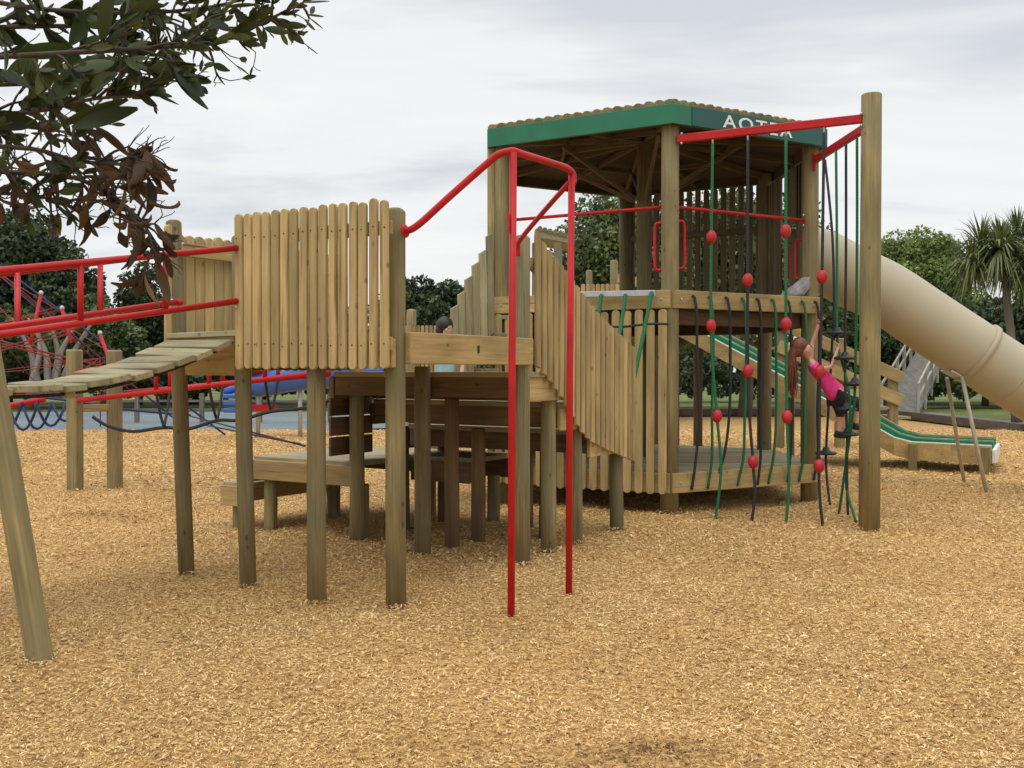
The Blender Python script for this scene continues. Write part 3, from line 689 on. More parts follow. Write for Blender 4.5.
def on_beam1(px):
    lo, hi = 0.0, 1.0
    for _ in range(40):
        t = (lo + hi) / 2; q = r0 + (r1 - r0) * t
        if 512 + q.x / q.y * 1000 < px: lo = t
        else: hi = t
    return r0 + (r1 - r0) * t
G1 = 'ball ropes hanging from the front red beam'
for (px, mat, balls, tail, word) in (
        (712, 'rope_green', (237, 326, 416), [(711, 326), (717, 416), (721, 470), (715, 522)], 'green rope with red balls, nearest the tower corner post, hanging from the front red beam'),
        (747, 'rope_black', (280, 371, 462), [(748, 371), (753, 462), (755, 495), (751, 525)], 'black rope with red balls between two green ball ropes'),
        (785, 'rope_green', (231, 324, 417), [(786, 324), (787, 417), (789, 480), (786, 525)], 'green rope with red balls just left of the climbing girl\'s long hair'),
        (823, 'rope_black', (277, 372, 466), [(822, 277), (820, 372), (819, 466), (820, 500), (823, 527)], 'black rope with red balls right in front of the climbing girl')):
    top = on_beam1(px) + V(0, -.0, -.05); D = top.y
    rp = thing('ball_rope', word, 'climbing rope', top, G1)
    pts = [top - V(0, 0, .04)] + [P(x, y, D) for x, y in tail]
    MB().tube(pts, .0155, 8, sub=8).build('rope', mat, rp)
    MB().tube([top + V(0, 0, .06), top - V(0, 0, .06)], .012, 6).build('shackle', 'galv', rp)
    allp = [(px, 130)] + tail
    for yb in balls:
        xb = np.interp(yb, [q[1] for q in allp], [q[0] for q in allp]); c = P(xb, yb, D)
        MB().ball(c, .054, .054, .072, 16, 10).build('ball', 'redball', rp)

# ropes from the upper deck edge to the lower deck edge (front right face)
G2 = 'short ropes strung from the upper deck edge to the lower deck edge'
a = hexv(2.235, 0); b = hexv(2.235, 1)
names = [(692, 'rope_black', 'black deck-edge rope nearest the tower corner post'), (708, 'rope_green', 'green deck-edge rope just left of the first ball rope'),
         (725, 'rope_black', 'black deck-edge rope between the first and second ball ropes, curving in low down'), (741, 'rope_green', 'green deck-edge rope just left of the second ball rope'),
         (756, 'rope_black', 'black deck-edge rope touching the second ball rope on its right'), (771, 'rope_green', 'green deck-edge rope in front of the dark rear post'),
         (786, 'rope_black', 'black deck-edge rope hidden behind the third ball rope'), (801, 'rope_green', 'green deck-edge rope passing behind the girl\'s hair'), (814, 'rope_black', 'black deck-edge rope beside the tower\'s right post')]
for k, (px, mat, word) in enumerate(names):
    lo, hi = 0., 1.
    for _ in range(40):
        t = (lo + hi) / 2; q = a + (b - a) * t
        if 512 + q.x / q.y * 1000 < px: lo = t
        else: hi = t
    q = a + (b - a) * t; o_ = V(.5, -.86, 0); sw = (-.02, -.02, -.16, -.06, .0, -.05, .0, -.04, -.02)[k]
    zt_ = 2.34
    pts = [q + V(0, 0, zt_) - o_ * .02, q + o_ * .022 + V(0.002, 0, zt_ + .002), q + o_ * .038 + V(.008, 0, zt_ - .05), q + o_ * .05 + V(.016, 0, zt_ - .2), q + o_ * .04 + V(.03, 0, 1.7), q + o_ * .05 + V(.02 + rnd.uniform(-.03, .03), 0, 1.1), q + o_ * .05 + V(.02 + sw * .4, 0, .6), q + o_ * .03 + V(.0 + sw, 0, .26)]
    rp = MB().tube(pts, .015, 8, sub=5).build('deck_rope', mat); tag(rp, word, 'rope', G2)

# green ropes at the entry face
net = thing('entry_net', 'three green ropes with a black cross rope hung behind the slanting pickets', 'climbing net', P(625, 300, 10.9))
for (x0, y0, x1, y1, D0, D1) in ((601, 297, 594, 345, 11.0, 10.6), (625, 297, 618, 345, 10.86, 10.4), (651, 296, 631, 392, 10.7, 10.2)):
    a_ = P(x0, y0, D0 - .1); b_ = P(x1, y1, D1); c_ = V(b_.x - .15, b_.y - .1, .75)
    MB().tube([a_ + V(.0, .05, 0), a_, (a_ + b_) / 2 + V(0, 0, -.02), b_, c_], .021, 8, sub=4).build('rope', 'rope_green', net)
MB().tube([P(594, 325, 10.8), P(620, 327, 10.65), P(648, 324, 10.5), P(668, 324, 10.6)], .014, 6, sub=3).build('cross_rope', 'rope_black', net)

# stepped disc ropes on the side beam
XS = 3.50
def S_(px, py): D = XS * 1000 / (px - 512); return P(px, py, D)
GS = 'disc ropes hanging from the side red beam'
def disc(c, par):
    o = MB().lathe(c, [(-.012, .03), (-.02, .085), (-.012, .112), (.002, .115), (.014, .10), (.022, .055), (.035, .038), (.055, .034), (.065, .022)], n=20).build('disc_step', 'rubber', par); return o
for (mat, pts, discs, word) in (
        ('rope_green', [(836, 151), (837, 250), (837, 333), (841, 358), (848, 385), (850, 415), (846, 460), (847, 490), (856, 522)], [(837, 333)], 'green disc rope nearest the tower on the side beam'),
        ('rope_black', [(846, 144), (846, 250), (845, 358), (846, 409), (847, 434), (847, 480), (848, 515)], [(845, 358), (846, 409), (848, 434)], 'black disc rope with a step under the girl\'s shoe'),
        ('rope_green', [(857, 138), (857, 250), (855, 384), (852, 420), (845, 470), (841, 500), (838, 518)], [(855, 384)], 'green disc rope nearest the tall lone pole'),
        ('rope_black', [(825, 160), (832, 230), (834, 300), (832, 345), (829, 400), (826, 453), (827, 480), (830, 505)], [(826, 453)], 'slanting black disc rope right beside the tower\'s right post')):
    g = thing('disc_rope', word, 'climbing rope', S_(*pts[0]), GS)
    MB().tube([S_(*p) for p in pts], .0145, 8, sub=5).build('rope', mat, g)
    for d in discs: disc(S_(*d), g)

# ------------------------------------------------------------------ red pole frame
rp = thing('pole_frame', 'red sliding pole frame of two bent steel tubes in front of the platform', 'climbing frame', (0.2, 6.6, 0))
pA = V(-.006, 6.35, -.1); pB = V(.394, 6.92, -.1)
ZA = P(513, 152, 6.35).z; ZB = P(572, 172, 6.92).z
MB().tube([pA, V(.0, 6.35, 1.5), V(.008, 6.35, ZA)], .0235, 12).build('pole', 'red', rp)
MB().tube([pB, V(.40, 6.92, 1.5), V(.412, 6.92, ZB - .02)], .0235, 12).build('pole', 'red', rp)
hp = [P(404, 231, 6.53), P(412, 229, 6.50), P(424, 220, 6.47), P(448, 198, 6.44), P(490, 161, 6.39), P(500, 154, 6.37), P(512, 151, 6.36), P(522, 154, 6.42), P(558, 165, 6.78), P(568, 169, 6.88), P(573, 175, 6.93), P(573, 184, 6.93)]
MB().tube(hp, .0235, 12, sub=4).build('handrail', 'red', rp)
MB().tube([P(570, 182, 6.92), P(545, 210, 7.3), P(520, 240, 7.75), P(518, 247, 7.82), P(518, 256, 7.84)], .019, 10, sub=3).build('brace', 'red', rp)
MB().lathe(P(404.5, 231, 6.53), [(0, .045), (.008, .045), (.012, .028)], axis=(P(412, 229, 6.50) - P(404, 231, 6.53)), n=14).build('flange', 'red', rp)
MB().box(P(508, 222, 6.33), V(.006, 0, 0), V(0, .02, 0), V(0, 0, .06), .002).build('bracket', 'red', rp)

# ------------------------------------------------------------------ plank bridge
br = thing('plank_bridge', 'sagging suspended plank bridge with red pipe handrails running off to the left', 'bridge', (-2.6, 6.6, 0))
bd = V(-.63, -.777, 0); bs = V(-.777, .63, 0)    # along (away from platform), side (left)
S0 = P2 + V(-.02, -.10, 0)
def sag(s): return 1.80 - .47 * s + .155 * s * s if s < 1.5 else 1.80 - .47 * 1.5 + .155 * 2.25 - .005 * (s - 1.5)
MB().box(S0 + bs * .40 + bd * .0 + V(0, 0, 1.808), bs * .43, bd * .065, V(0, 0, .02), .004).build('plank', 'plank', br)
s_ = .13
while s_ < 2.75:
    z = sag(s_); dz = (sag(s_ + .02) - sag(s_ - .02)) / .04; dv = (bd + V(0, 0, dz)).normalized()
    tl = rnd.uniform(-.012, .012)
    MB().box(S0 + bs * .40 + bd * s_ + V(0, 0, z - .015), bs * (.39 + rnd.uniform(-.01, .01)) + V(0, 0, tl), dv * .066, dv.cross(bs).normalized() * .021, .005).build('plank', 'plank', br)
    s_ += .152
for v in (.10, .70):
    pts = [S0 + bs * v + bd * (k * .14) + V(0, 0, sag(k * .14) - .055) for k in range(20)]
    MB().tube(pts, .012, 6).build('cable', 'rope_black', br)
# blocks under planks
for s_ in (1.2, 1.65, 2.1):
    MB().box(S0 + bs * .1 + bd * s_ + V(0, 0, sag(s_) - .06), bs * .03, bd * .03, V(0, 0, .025), .004).build('block', 'plank', br)
def rail_line(px0, y0, px1, y1, D0, D1): return P(px0, y0, D0), P(px1, y1, D1)
# near side
pipes = []
tA, tB = P(237, 248, 6.98), P(-6, 271, 5.72); tB2 = tA + (tB - tA) * 1.9
lA, lB = P(237, 301, 6.98), P(-6, 335.5, 5.72); lB2 = lA + (lB - lA) * 1.9
MB().tube([tA, tB2], .0215, 12).build('handrail', 'red', br); MB().tube([lA, lB2], .0215, 12).build('lower_rail', 'red', br)
# far side, parallel, moved across the bridge
off = bs * .62
ftA, ftB = P(176, 254, 7.52), None
fd = (tB - tA)
fA = P(176, 253.5, 7.52); MB().tube([fA, fA + fd * 1.9 + V(0, 0, -.06)], .0215, 12).build('handrail', 'red', br)
gA = P(176, 302, 7.52); gd = P(-6, 328.5, 6.05) - gA; MB().tube([gA, gA + gd * 1.9], .0215, 12).build('lower_rail', 'red', br)
MB().ball(gA + V(.02, .02, 0), .03, n=10, m=6).build('end_cap', 'red', br)
def at_px(a, b, px):
    lo, hi = -.2, 2.
    f = lambda t: 512 + (a + (b - a) * t).x / (a + (b - a) * t).y * 1000
    for _ in range(50):
        t = (lo + hi) / 2
        if f(t) > px: lo = t
        else: hi = t
    return a + (b - a) * t
for px in (166, 81, -40): MB().tube([at_px(tA, tB, px), at_px(lA, lB, px)], .0185, 10).build('upright', 'red', br)
for px in (101, 18): MB().tube([at_px(fA, fA + fd + V(0, 0, -.03), px), at_px(gA, gA + gd, px)], .0185, 10).build('upright', 'red', br)
# leaning end post, squared
lp0 = V(-2.47, 5.27, -.15); lp1 = P(-16, 330, 5.62)
MB().beam(lp0, lp1, .105, .105, up=(0.3, 1, 0), ch=.01).build('leaning_post', 'post', br)
lq0 = lp0 + bs * 1.25; MB().beam(lq0, lp1 + bs * .9, .105, .105, up=(0.3, 1, 0), ch=.01).build('leaning_post', 'post', br)
e0 = S0 + bd * 2.75 + V(0, 0, sag(2.7) - .08); MB().beam(e0 - bs * .1, e0 + bs * .9, .1, .14).build('end_beam', 'beam', br)
bl = MB()
for (px, y, D) in ((183, 244, 7.6), (172, 300, 7.5), (236, 307, 6.98), (134, 399, 13)): bl.ball(P(px, y, D), .012, n=8, m=5)
bl.build('bolts', 'galv', br)

# ------------------------------------------------------------------ second (rope) bridge beyond
b2 = thing('rope_bridge', 'low rope bridge with twin red rails and black hanging footropes beyond the plank bridge', 'bridge', (-5, 13, 0))
pa = V(-5.72, 13.1, 0); pb = V(-5.36, 13.5, 0)
def bpost(px0, px1, ytop, ybase, nm):
    D = Pz((px0 + px1) / 2, ybase, 0).y; q = Pz((px0 + px1) / 2, ybase, 0); z1 = P(0, ytop, D).z
    MB().beam(V(q.x, q.y, -.1), V(q.x, q.y, z1), (px1 - px0) * D / 1000, (px1 - px0) * D / 1000, up=(.3, 1, 0), ch=.02).build(nm, 'post', b2); return q
qa = bpost(69, 81.5, 349.5, 488, 'post'); qb = bpost(109, 121, 350, 485.5, 'post')
MB().beam(V(qa.x, qa.y, 1.05), V(qb.x, qb.y, 1.05), .05, .09).build('cross_beam', 'beam', b2)
ends = {}
for (nm, x0, y0, x1, y1, D0, D1) in (('near', 78, 400.5, 330, 372, 13.0, 12.0), ('far', 118, 393.5, 330, 374, 13.5, 12.7)):
    a = P(x0, y0, D0); b = P(x1, y1, D1); MB().tube([a, b], .035, 10).build('lower_rail', 'red', b2); ends[nm] = (a, b)
    a2 = a + V(0, 0, .38); b2_ = b + V(0, 0, .38); MB().tube([a2, b2_], .03, 10).build('top_rail', 'red', b2); ends[nm + 't'] = (a2, b2_)
for (pn, pf, xb, yb) in ((156, 170, 164, 427), (209, 223, 217, 420.5), (265, 278, 271, 411)):
    for nm, px in (('near', pn), ('far', pf)):
        A_, B_ = ends[nm]; f = lambda t: 512 + (A_ + (B_ - A_) * t).x / (A_ + (B_ - A_) * t).y * 1000
        lo, hi = 0., 1.
        for _ in range(40):
            t = (lo + hi) / 2
            if f(t) < px: lo = t
            else: hi = t
        q = A_ + (B_ - A_) * t; MB().tube([q, q + V(0, 0, .38)], .028, 8).build('upright', 'red', b2)
        MB().tube([q, (q + P(xb, yb, 12.7)) / 2 + V(0, 0, -.05), P(xb, yb, 12.7)], .018, 6, sub=4).build('hanger_rope', 'rope_black', b2)
MB().tube([P(93, 417, 13.2), P(108, 426, 13.1), P(133, 431.5, 13), P(164, 427.5, 12.8), P(188, 429, 12.7), P(217, 420.5, 12.6), P(240, 420, 12.5), P(271, 411.5, 12.4), P(306, 408, 12.3), P(330, 400, 12.2)], .022, 8, sub=4).build('foot_rope', 'rope_black', b2)
MB().tube([P(190, 416, 18), P(305, 446, 12.2)], .013, 6).build('guy_rope', 'rope_black', b2)
MB().tube([P(200, 424, 18), P(300, 444, 11.9)], .013, 6).build('guy_rope', 'rope_black', b2)

# ------------------------------------------------------------------ double slide
sl = thing('double_slide', 'wide green double slide with white edges and timber sides running down to the right', 'slide', P(900, 469, 15.7))
n0 = V(3.17, 17.15, 2.25); n1 = V(5.57, 15.87, .77); n2 = V(5.99, 15.65, .50); n3 = V(6.21, 15.53, .44); n4 = V(7.2, 15.0, .42)
n0b = n0 + (n0 - n1) * .12
wd = V(.75, 1.41, 0)
path = [n0b, n0, (n0 + n1) / 2, n1, n2, n3, (n3 + n4) / 2, n4]
def strip(off0, off1, dz0, dz1, name, mat, th=.02):
    mb = MB()
    for a, b in zip(path[:-1], path[1:]):
        q = [a + wd * off0 + V(0, 0, dz0), b + wd * off0 + V(0, 0, dz0), b + wd * off1 + V(0, 0, dz1), a + wd * off1 + V(0, 0, dz1)]
        q2 = [v - V(0, 0, th) for v in q]; mb.add(q + q2, [(0, 1, 2, 3), (7, 6, 5, 4), (0, 4, 5, 1), (1, 5, 6, 2), (2, 6, 7, 3), (3, 7, 4, 0)], [(v.y, v.z, v.x) for v in q + q2], r=.5)
    return mb.build(name, mat, sl)
strip(.0, .035, .0, .0, 'edge_strip', 'white', .05)
strip(.04, .46, -.09, -.09, 'slide_bed', 'slide_green')
strip(.46, .50, .02, .02, 'divider', 'plank', .14)
strip(.50, .95, -.09, -.09, 'slide_bed', 'slide_green')
strip(.95, .99, .03, .03, 'divider', 'plank', .14)
for off_ in (.035, .45, .51, .94): strip(off_ - .008, off_ + .008, -.0, -.0, 'bed_lip', 'slide_green', .09)
# timber sides
mb = MB()
for a, b in zip(path[:-1], path[1:]):
    hA = .27; q = [a + wd * -.03, b + wd * -.03, b + wd * .0, a + wd * .0]; q = [v - V(0, 0, .012) for v in q]; q2 = [v - V(0, 0, hA) for v in q]
    mb.add(q + q2, [(0, 1, 2, 3), (7, 6, 5, 4), (0, 4, 5, 1), (1, 5, 6, 2), (2, 6, 7, 3), (3, 7, 4, 0)], [(v.y, v.z, v.x) for v in q + q2])
mb.build('side_beam', 'beam', sl)
mb = MB()
for a, b in zip(path[:-1], path[1:]):
    hA = .27; q = [a + wd * 1.0, b + wd * 1.0, b + wd * 1.03, a + wd * 1.03]; q2 = [v - V(0, 0, hA) for v in q]
    mb.add(q + q2, [(0, 1, 2, 3), (7, 6, 5, 4), (0, 4, 5, 1), (1, 5, 6, 2), (2, 6, 7, 3), (3, 7, 4, 0)], [(v.y, v.z, v.x) for v in q + q2])
mb.build('side_beam', 'beam', sl)
e = n4 + V(.03, -.01, -.17); MB().beam(e - wd * .02, e + wd * 1.02, .05, .2).build('end_board', 'white', sl)
for (t_, off_) in ((0.02, 0), (0.93, 0), (0.02, 1), (.93, 1), (-1.2, 0), (-1.2, 1)):
    q = n3 + (n4 - n3) * t_ if t_ > -.1 else n1.lerp(n0, .55); zt_ = q.z - .02; q = q + wd * off_ + V(-.04, -.09, 0) * (1 if off_ == 0 else -1)
    MB().beam(V(q.x, q.y, -.1), V(q.x, q.y, zt_), .12, .10, up=(.47, .88, 0), ch=.012).build('post', 'post', sl)
# start platform of the slide behind the tower
MB().box(n0b + wd * .5 + V(-.5, .27, -.10), V(.45, -.24, 0), wd * .5, V(0, 0, .05), .01).build('start_deck', 'deck', sl)
MB().beam(n0b + V(-1.0, .5, -.2), n0b + V(0, -.03, -.2), .05, .2).build('rim_beam', 'brown', sl)
for q in (n0b + V(-.05, .1, 0), n0b + V(-.95, .55, 0), n0b + wd * .9 + V(-.1, 0, 0)): post('brown', (q.x, q.y, 0), .085, 2.15, sl)

# stair rails behind the slide
sr = thing('slide_stairs', 'timber stair with sloping board rails rising behind the green double slide', 'staircase', P(893, 410, 17.6))
D = 19.8
for (a, b) in (((778, 322), (902, 378)), ((778, 346), (902, 401))):
    MB().beam(P(a[0], a[1], D), P(b[0], b[1], D), .05, .24).build('rail_board', 'beam', sr)
for px, y in ((893, 368), (840, 338), (780, 305)):
    q = P(px, y, D + .1); MB().beam(V(q.x, q.y, -.1), q, .18, .14, up=(0, 1, 0), ch=.02).build('post', 'post', sr)
for k in range(8):
    t = k / 8; q = P(905, 418, D) * (1 - t) + P(760, 338, D) * t; MB().box(q + V(0, .55, 0), V(.14, 0, 0), V(0, .5, 0), V(0, 0, .025), .004).build('tread', 'deck', sr)
MB().box(P(888.5, 395, 20.6), V(.10, 0, 0), V(0, .03, 0), V(0, 0, .24), .01).build('dark_panel', 'rubber', sr)

# ------------------------------------------------------------------ tube slide
ts = thing('tube_slide', 'large beige plastic tube slide descending to the right from the tower', 'slide', (5.8, 12.8, 0))
ax = [V(3.62, 12.9, 2.98), V(3.95, 12.9, 2.97), P(850, 276, 12.85), P(885, 293, 12.8), P(925, 319.5, 12.75), P(972, 350.5, 12.7), P(1024, 384, 12.65), V(7.3, 12.6, .88), V(7.75, 12.6, .62), V(8.3, 12.6, .52), V(8.9, 12.6, .50)]
R_ = .385
def along(i0, i1): return ax[i0:i1 + 1]
t1_ = MB().tube(ax, R_, 36, sub=6, cap=False).build('tube', 'beige', ts)
so = t1_.modifiers.new('wall', 'SOLIDIFY'); so.thickness = .012; so.offset = -1
def collar(px, y, D, extra=.02, wdt=.05):
    c = P(px, y, D); d = (P(1024, 384, 12.65) - P(925, 319.5, 12.75)).normalized()
    MB().lathe(c - d * wdt / 2, [(0, R_ + .001), (.004, R_ + extra), (wdt - .004, R_ + extra), (wdt, R_ + .001)], axis=d, n=36).build('collar', 'beige2', ts)
collar(977.5, 353.5, 12.69, .035, .07); collar(1012, 376.5, 12.66, .014, .03); collar(893, 298, 12.8, .006, .02)
# support legs
for (xt, yt, xb, yb, D) in ((962, 376, 988, 492, None), (947, 378, 965, 480, None)):
    b = Pz(xb, yb, 0); t_ = P(xt, yt, 12.55 if xt > 950 else 13.1); MB().tube([b - V(0, 0, .1), t_], .025, 10).build('support_leg', 'galvpole', ts)
MB().box(P(954, 374, 12.7) + V(0, 0, -.01), V(.10, 0, -.055), V(0, .16, 0), V(.006, 0, .012), .004).build('bracket', 'galv', ts)

# ------------------------------------------------------------------ ascending stair on tower's left
as_ = thing('tower_stairs', 'steep timber stairs with stepped pickets rising to the tower upper deck', 'staircase', (-.5, 11.4, 0))
pk = MB(); A = V(-.86, 11.15, 0); B = V(-.24, 11.62, 0)
tops = [(439, 333), (446, 320), (453, 307), (460, 293), (467, 278), (474, 264), (481, 252), (488, 235)]
for i, (px, y) in enumerate(tops):
    D = 11.15 + i * .065; q = P(px + 1.5, y, D); pk.picket(q, B - A, V(.6, -.8, 0), .094, .028, max(.5, q.z - 1.15), q.z, rt=False, rb=False, tilt=-.03, slant=.05)
pk.build('picket_panel', 'plank', as_)
for k in range(8):
    t = k / 8; q = V(-.9 + .75 * t, 11.6 + .5 * t, .72 + 1.65 * t); MB().box(q, V(.10, .08, 0), V(-.28, .36, 0), V(0, 0, .022), .004).build('tread', 'deck', as_)
MB().beam(V(-.95, 11.25, .62), V(-.25, 11.75, 2.3), .05, .2).build('stringer', 'beam', as_)

# ------------------------------------------------------------------ far play deck behind the tower
fd_ = thing('far_deck', 'second timber play deck with short pickets and round-topped posts behind the tower', 'play platform', (1.5, 18, 0))
D = 18
pk = MB()
for k in range(9): q = P(583 + k * 4.9, 284, D); pk.picket(q, (1, 0), (0, -1), .075, .03, 2.2, q.z, rb=False)
pk.build('picket_panel', 'picket', fd_)
for px, y in ((589, 270), (614, 260)): q = P(px, y, D + .12); post('post', q, .075 if px > 600 else .06, q.z, fd_, dome=True)
MB().beam(P(618, 278, D), P(648, 284, D - .3), .05, .16).build('rail', 'beam', fd_)
MB().box(P(600, 300, D + 1) + V(0, 0, -.05), V(1.4, 0, 0), V(0, .9, 0), V(0, 0, .05), .01).build('deck', 'deck', fd_)
for x in (.6, 2.8): post('greypost', (x, D + 1.5, 0), .08, 2.75, fd_)
fs_ = thing('far_shelter', 'small timber shelter roof on a post glimpsed behind the slanting pickets', 'shelter', P(557, 400, 19))
D = 19
MB().box((P(540, 233, D) + P(566, 239, D)) / 2 + V(0, .6, 0), (P(566, 239, D) - P(536, 232, D)) / 2 + V(.05, 0, 0), V(0, .6, 0), V(0, 0, .085), .01).build('roof', 'deck', fs_)
lg = MB()
for k in range(6): q = P(540 + k * 5, 228.5 + k * 1.3, D - .02); lg.cyl(q, q + V(0, 1.2, .02), .05, .05, 8)
lg.build('log_cladding', 'greypost', fs_)
q = P(558, 243, D); post('greypost', q, .085, q.z, fs_)
q = P(536, 243, D + .8); post('greypost', q, .085, q.z, fs_)
fp = thing('far_fence', 'low far picket fence with a round-topped post seen just above the platform rim', 'fence', P(420, 420, 19))
D = 19; pk = MB()
for k in range(12): q = P(401 + k * 4.3, 325.5, D); pk.picket(q, (1, 0), (0, -1), .065, .03, 1.5, q.z, rb=False)
pk.build('picket_panel', 'picket', fp)
q = P(411.5, 309, D - .2); post('post', q, .095, q.z, fp, dome=True)
q = P(450, 318, D + .2); post('post', q, .09, q.z, fp)
MB().beam(P(398, 333, D + .05), P(455, 333, D + .05), .05, .12).build('rail', 'beam', fp)

# ------------------------------------------------------------------ boardwalk ramp far right
rw = thing('boardwalk_ramp', 'grey timber ramp with post and rail sides climbing among the bushes on the right', 'ramp', (13.5, 33, 0))
p0 = V(13.5, 36.5, -.02); p1 = V(17.6, 43.5, 2.4); sd_ = V(1.15, -.45, 0)
q = [p0, p0 + sd_, p1 + sd_, p1]; MB().add(q + [v - V(0, 0, .15) for v in q], [(0, 1, 2, 3), (7, 6, 5, 4), (0, 4, 5, 1), (1, 5, 6, 2), (2, 6, 7, 3), (3, 7, 4, 0)], [(v.x, v.z, v.y) for v in q * 2]).build('deck', 'ramp', rw)
for s_ in (0, 1):
    for h in (.55, 1.05): MB().beam(p0 + sd_ * s_ + V(0, 0, h), p1 + sd_ * s_ + V(0, 0, h), .07, .09).build('rail', 'ramprail', rw)
    for k in range(6): q = p0 + (p1 - p0) * (k / 5) + sd_ * s_; MB().beam(q + V(0, 0, -.4), q + V(0, 0, 1.08), .10, .10, up=(0, 1, 0)).build('post', 'ramprail', rw)

# ------------------------------------------------------------------ left background play gear
sp = thing('rope_pyramid', 'big red rope climbing pyramid with dark blue stay cables in front of the dark trees', 'rope net', (-14.5, 22, 0))
apex = V(-14.5, 22, 6.3)
MB().cyl(V(-14.5, 22, 0), apex, .08, .07).build('mast', 'galv', sp)
anch = [V(-6.2, 21.6, .15), V(-10.2, 16.2, .15), V(-18.8, 16.2, .15), V(-23, 22, .15), V(-18.8, 28.2, .15), V(-9.5, 28.2, .15)]
for a in anch: MB().tube([apex, a], .022, 6).build('stay_cable', 'rope_blue', sp)
nt_ = MB()
for k in range(6):
    a = anch[k]; b = anch[(k + 1) % 6]
    for t in (.4, .56, .72, .80):
        pa_ = apex.lerp(a, t); pb_ = apex.lerp(b, t); md = (pa_ + pb_) / 2 + V(0, 0, -.22 * t) + (V(-14.5, 22, 0) - (pa_ + pb_) / 2) * .12
        nt_.tube([pa_, md, pb_], .010, 5, sub=4)
    for s_ in (.3, .7):
        top = apex.lerp(a, .28).lerp(apex.lerp(b, .28), s_); low = apex.lerp(a, .84).lerp(apex.lerp(b, .84), s_) + V(0, 0, -.35); nt_.tube([top, low], .010, 5)
for k in range(6):
    a = anch[k]; nt_.tube([apex.lerp(a, .62), V(-14.5, 22, 1.2)], .018, 5); nt_.tube([apex.lerp(a, .8), V(-14.5, 22, 3.0)], .018, 5)
    b = apex.lerp(a, .72); nt_.tube([b, V(b.x, b.y, .05)], .018, 5)
    for t in (.38, .55): b = apex.lerp(a, t); c = apex.lerp(anch[(k + 1) % 6], t + .2); nt_.tube([b, c], .010, 5)
nt_.build('rope_net', 'rope_red', sp)
# red tilted struts with silver tips
for (x0, y0, x1, y1) in ((62, 309, 71, 342), (100, 334, 112, 368), (41, 294, 30, 345)):
    MB().tube([P(x0, y0, 20), P(x1, y1, 19.6)], .035, 8).build('strut', 'red', sp)
    MB().ball(P(x0, y0 - 1, 20), .05, n=8, m=6).build('clamp', 'galv', sp)

sn = thing('scallop_net', 'dark blue scalloped rope net hanging under a red bar behind the leaning post', 'rope net', P(35, 400, 16.5))
D = 16.5
MB().tube([P(-30, 407, D), P(12, 405.5, D), P(45, 399, D)], .05, 8).build('bar', 'red', sn)
MB().tube([P(-30, 400, D + .3), P(30, 397, D + .3), P(80, 402, D + .3), P(130, 410, D + .3), P(190, 415, 18)], .022, 6, sub=3).build('top_rope', 'rope_blue', sn)
for (x0, x1, yb) in ((-30, 4, 428), (-4, 22, 427), (8, 38, 430), (22, 52, 429), (36, 66, 426), (52, 78, 421)):
    pts = []
    for k in range(9): t = k / 8; pts.append(P(x0 + (x1 - x0) * t, 402 + (yb - 402) * (1 - (2 * t - 1) ** 2), D + .1 * math.sin(k + x0)))
    MB().tube(pts, .022, 6).build('loop', 'rope_blue', sn)
bt = thing('blue_tunnel', 'blue plastic crawl tunnel with a red hood beyond the picket platform', 'play tunnel', P(285, 410, 23))
D = 23
MB().tube([P(252, 386, D), P(270, 382, D), P(290, 377, D), P(330, 374, D + .5), P(380, 372, D + 1)], [.25, .32, .34, .34, .34], 20, sub=4).build('tube', 'blue', bt)
MB().lathe(P(258, 374, D), [(0, .22), (.1, .35), (.3, .38), (.5, .30), (.55, .1)], n=16).build('hood', 'red', bt)
MB().tube([P(225, 392, D), P(236, 388, D), P(247, 386, D)], .09, 10).build('step', 'blue', bt)
for y in (396, 403, 410): MB().box(P(236, y, D), V(.22, 0, 0), V(0, .3, 0), V(0, 0, .05), .02).build('step', 'blue', bt)
for px in (258, 300): q = P(px, 385, D + .2); MB().cyl(V(q.x, q.y, -.1), q, .05).build('post', 'galv', bt)
MB().box(P(263, 408, D), V(.30, 0, 0), V(0, .03, 0), V(0, 0, .08), .01).build('red_panel', 'red', bt)
# low fence posts on the blue surface
lf = thing('knee_rail', 'low rail on pale posts standing on the blue surface behind the rope bridge', 'railing', P(200, 427, 30))
D = 30
for px in (137, 202, 260, 330):
    q = Pz(px, 422, -.01); MB().beam(q, V(q.x, q.y, .85), .12, .12, up=(0, 1, 0)).build('post', 'palebark', lf)
a = Pz(120, 422, -.01); b = Pz(420, 422, -.01)
for z in (.35, .62): MB().beam(V(a.x, a.y + .0, z), V(b.x, b.y, z), .06, .07).build('rail', 'ramp', lf)

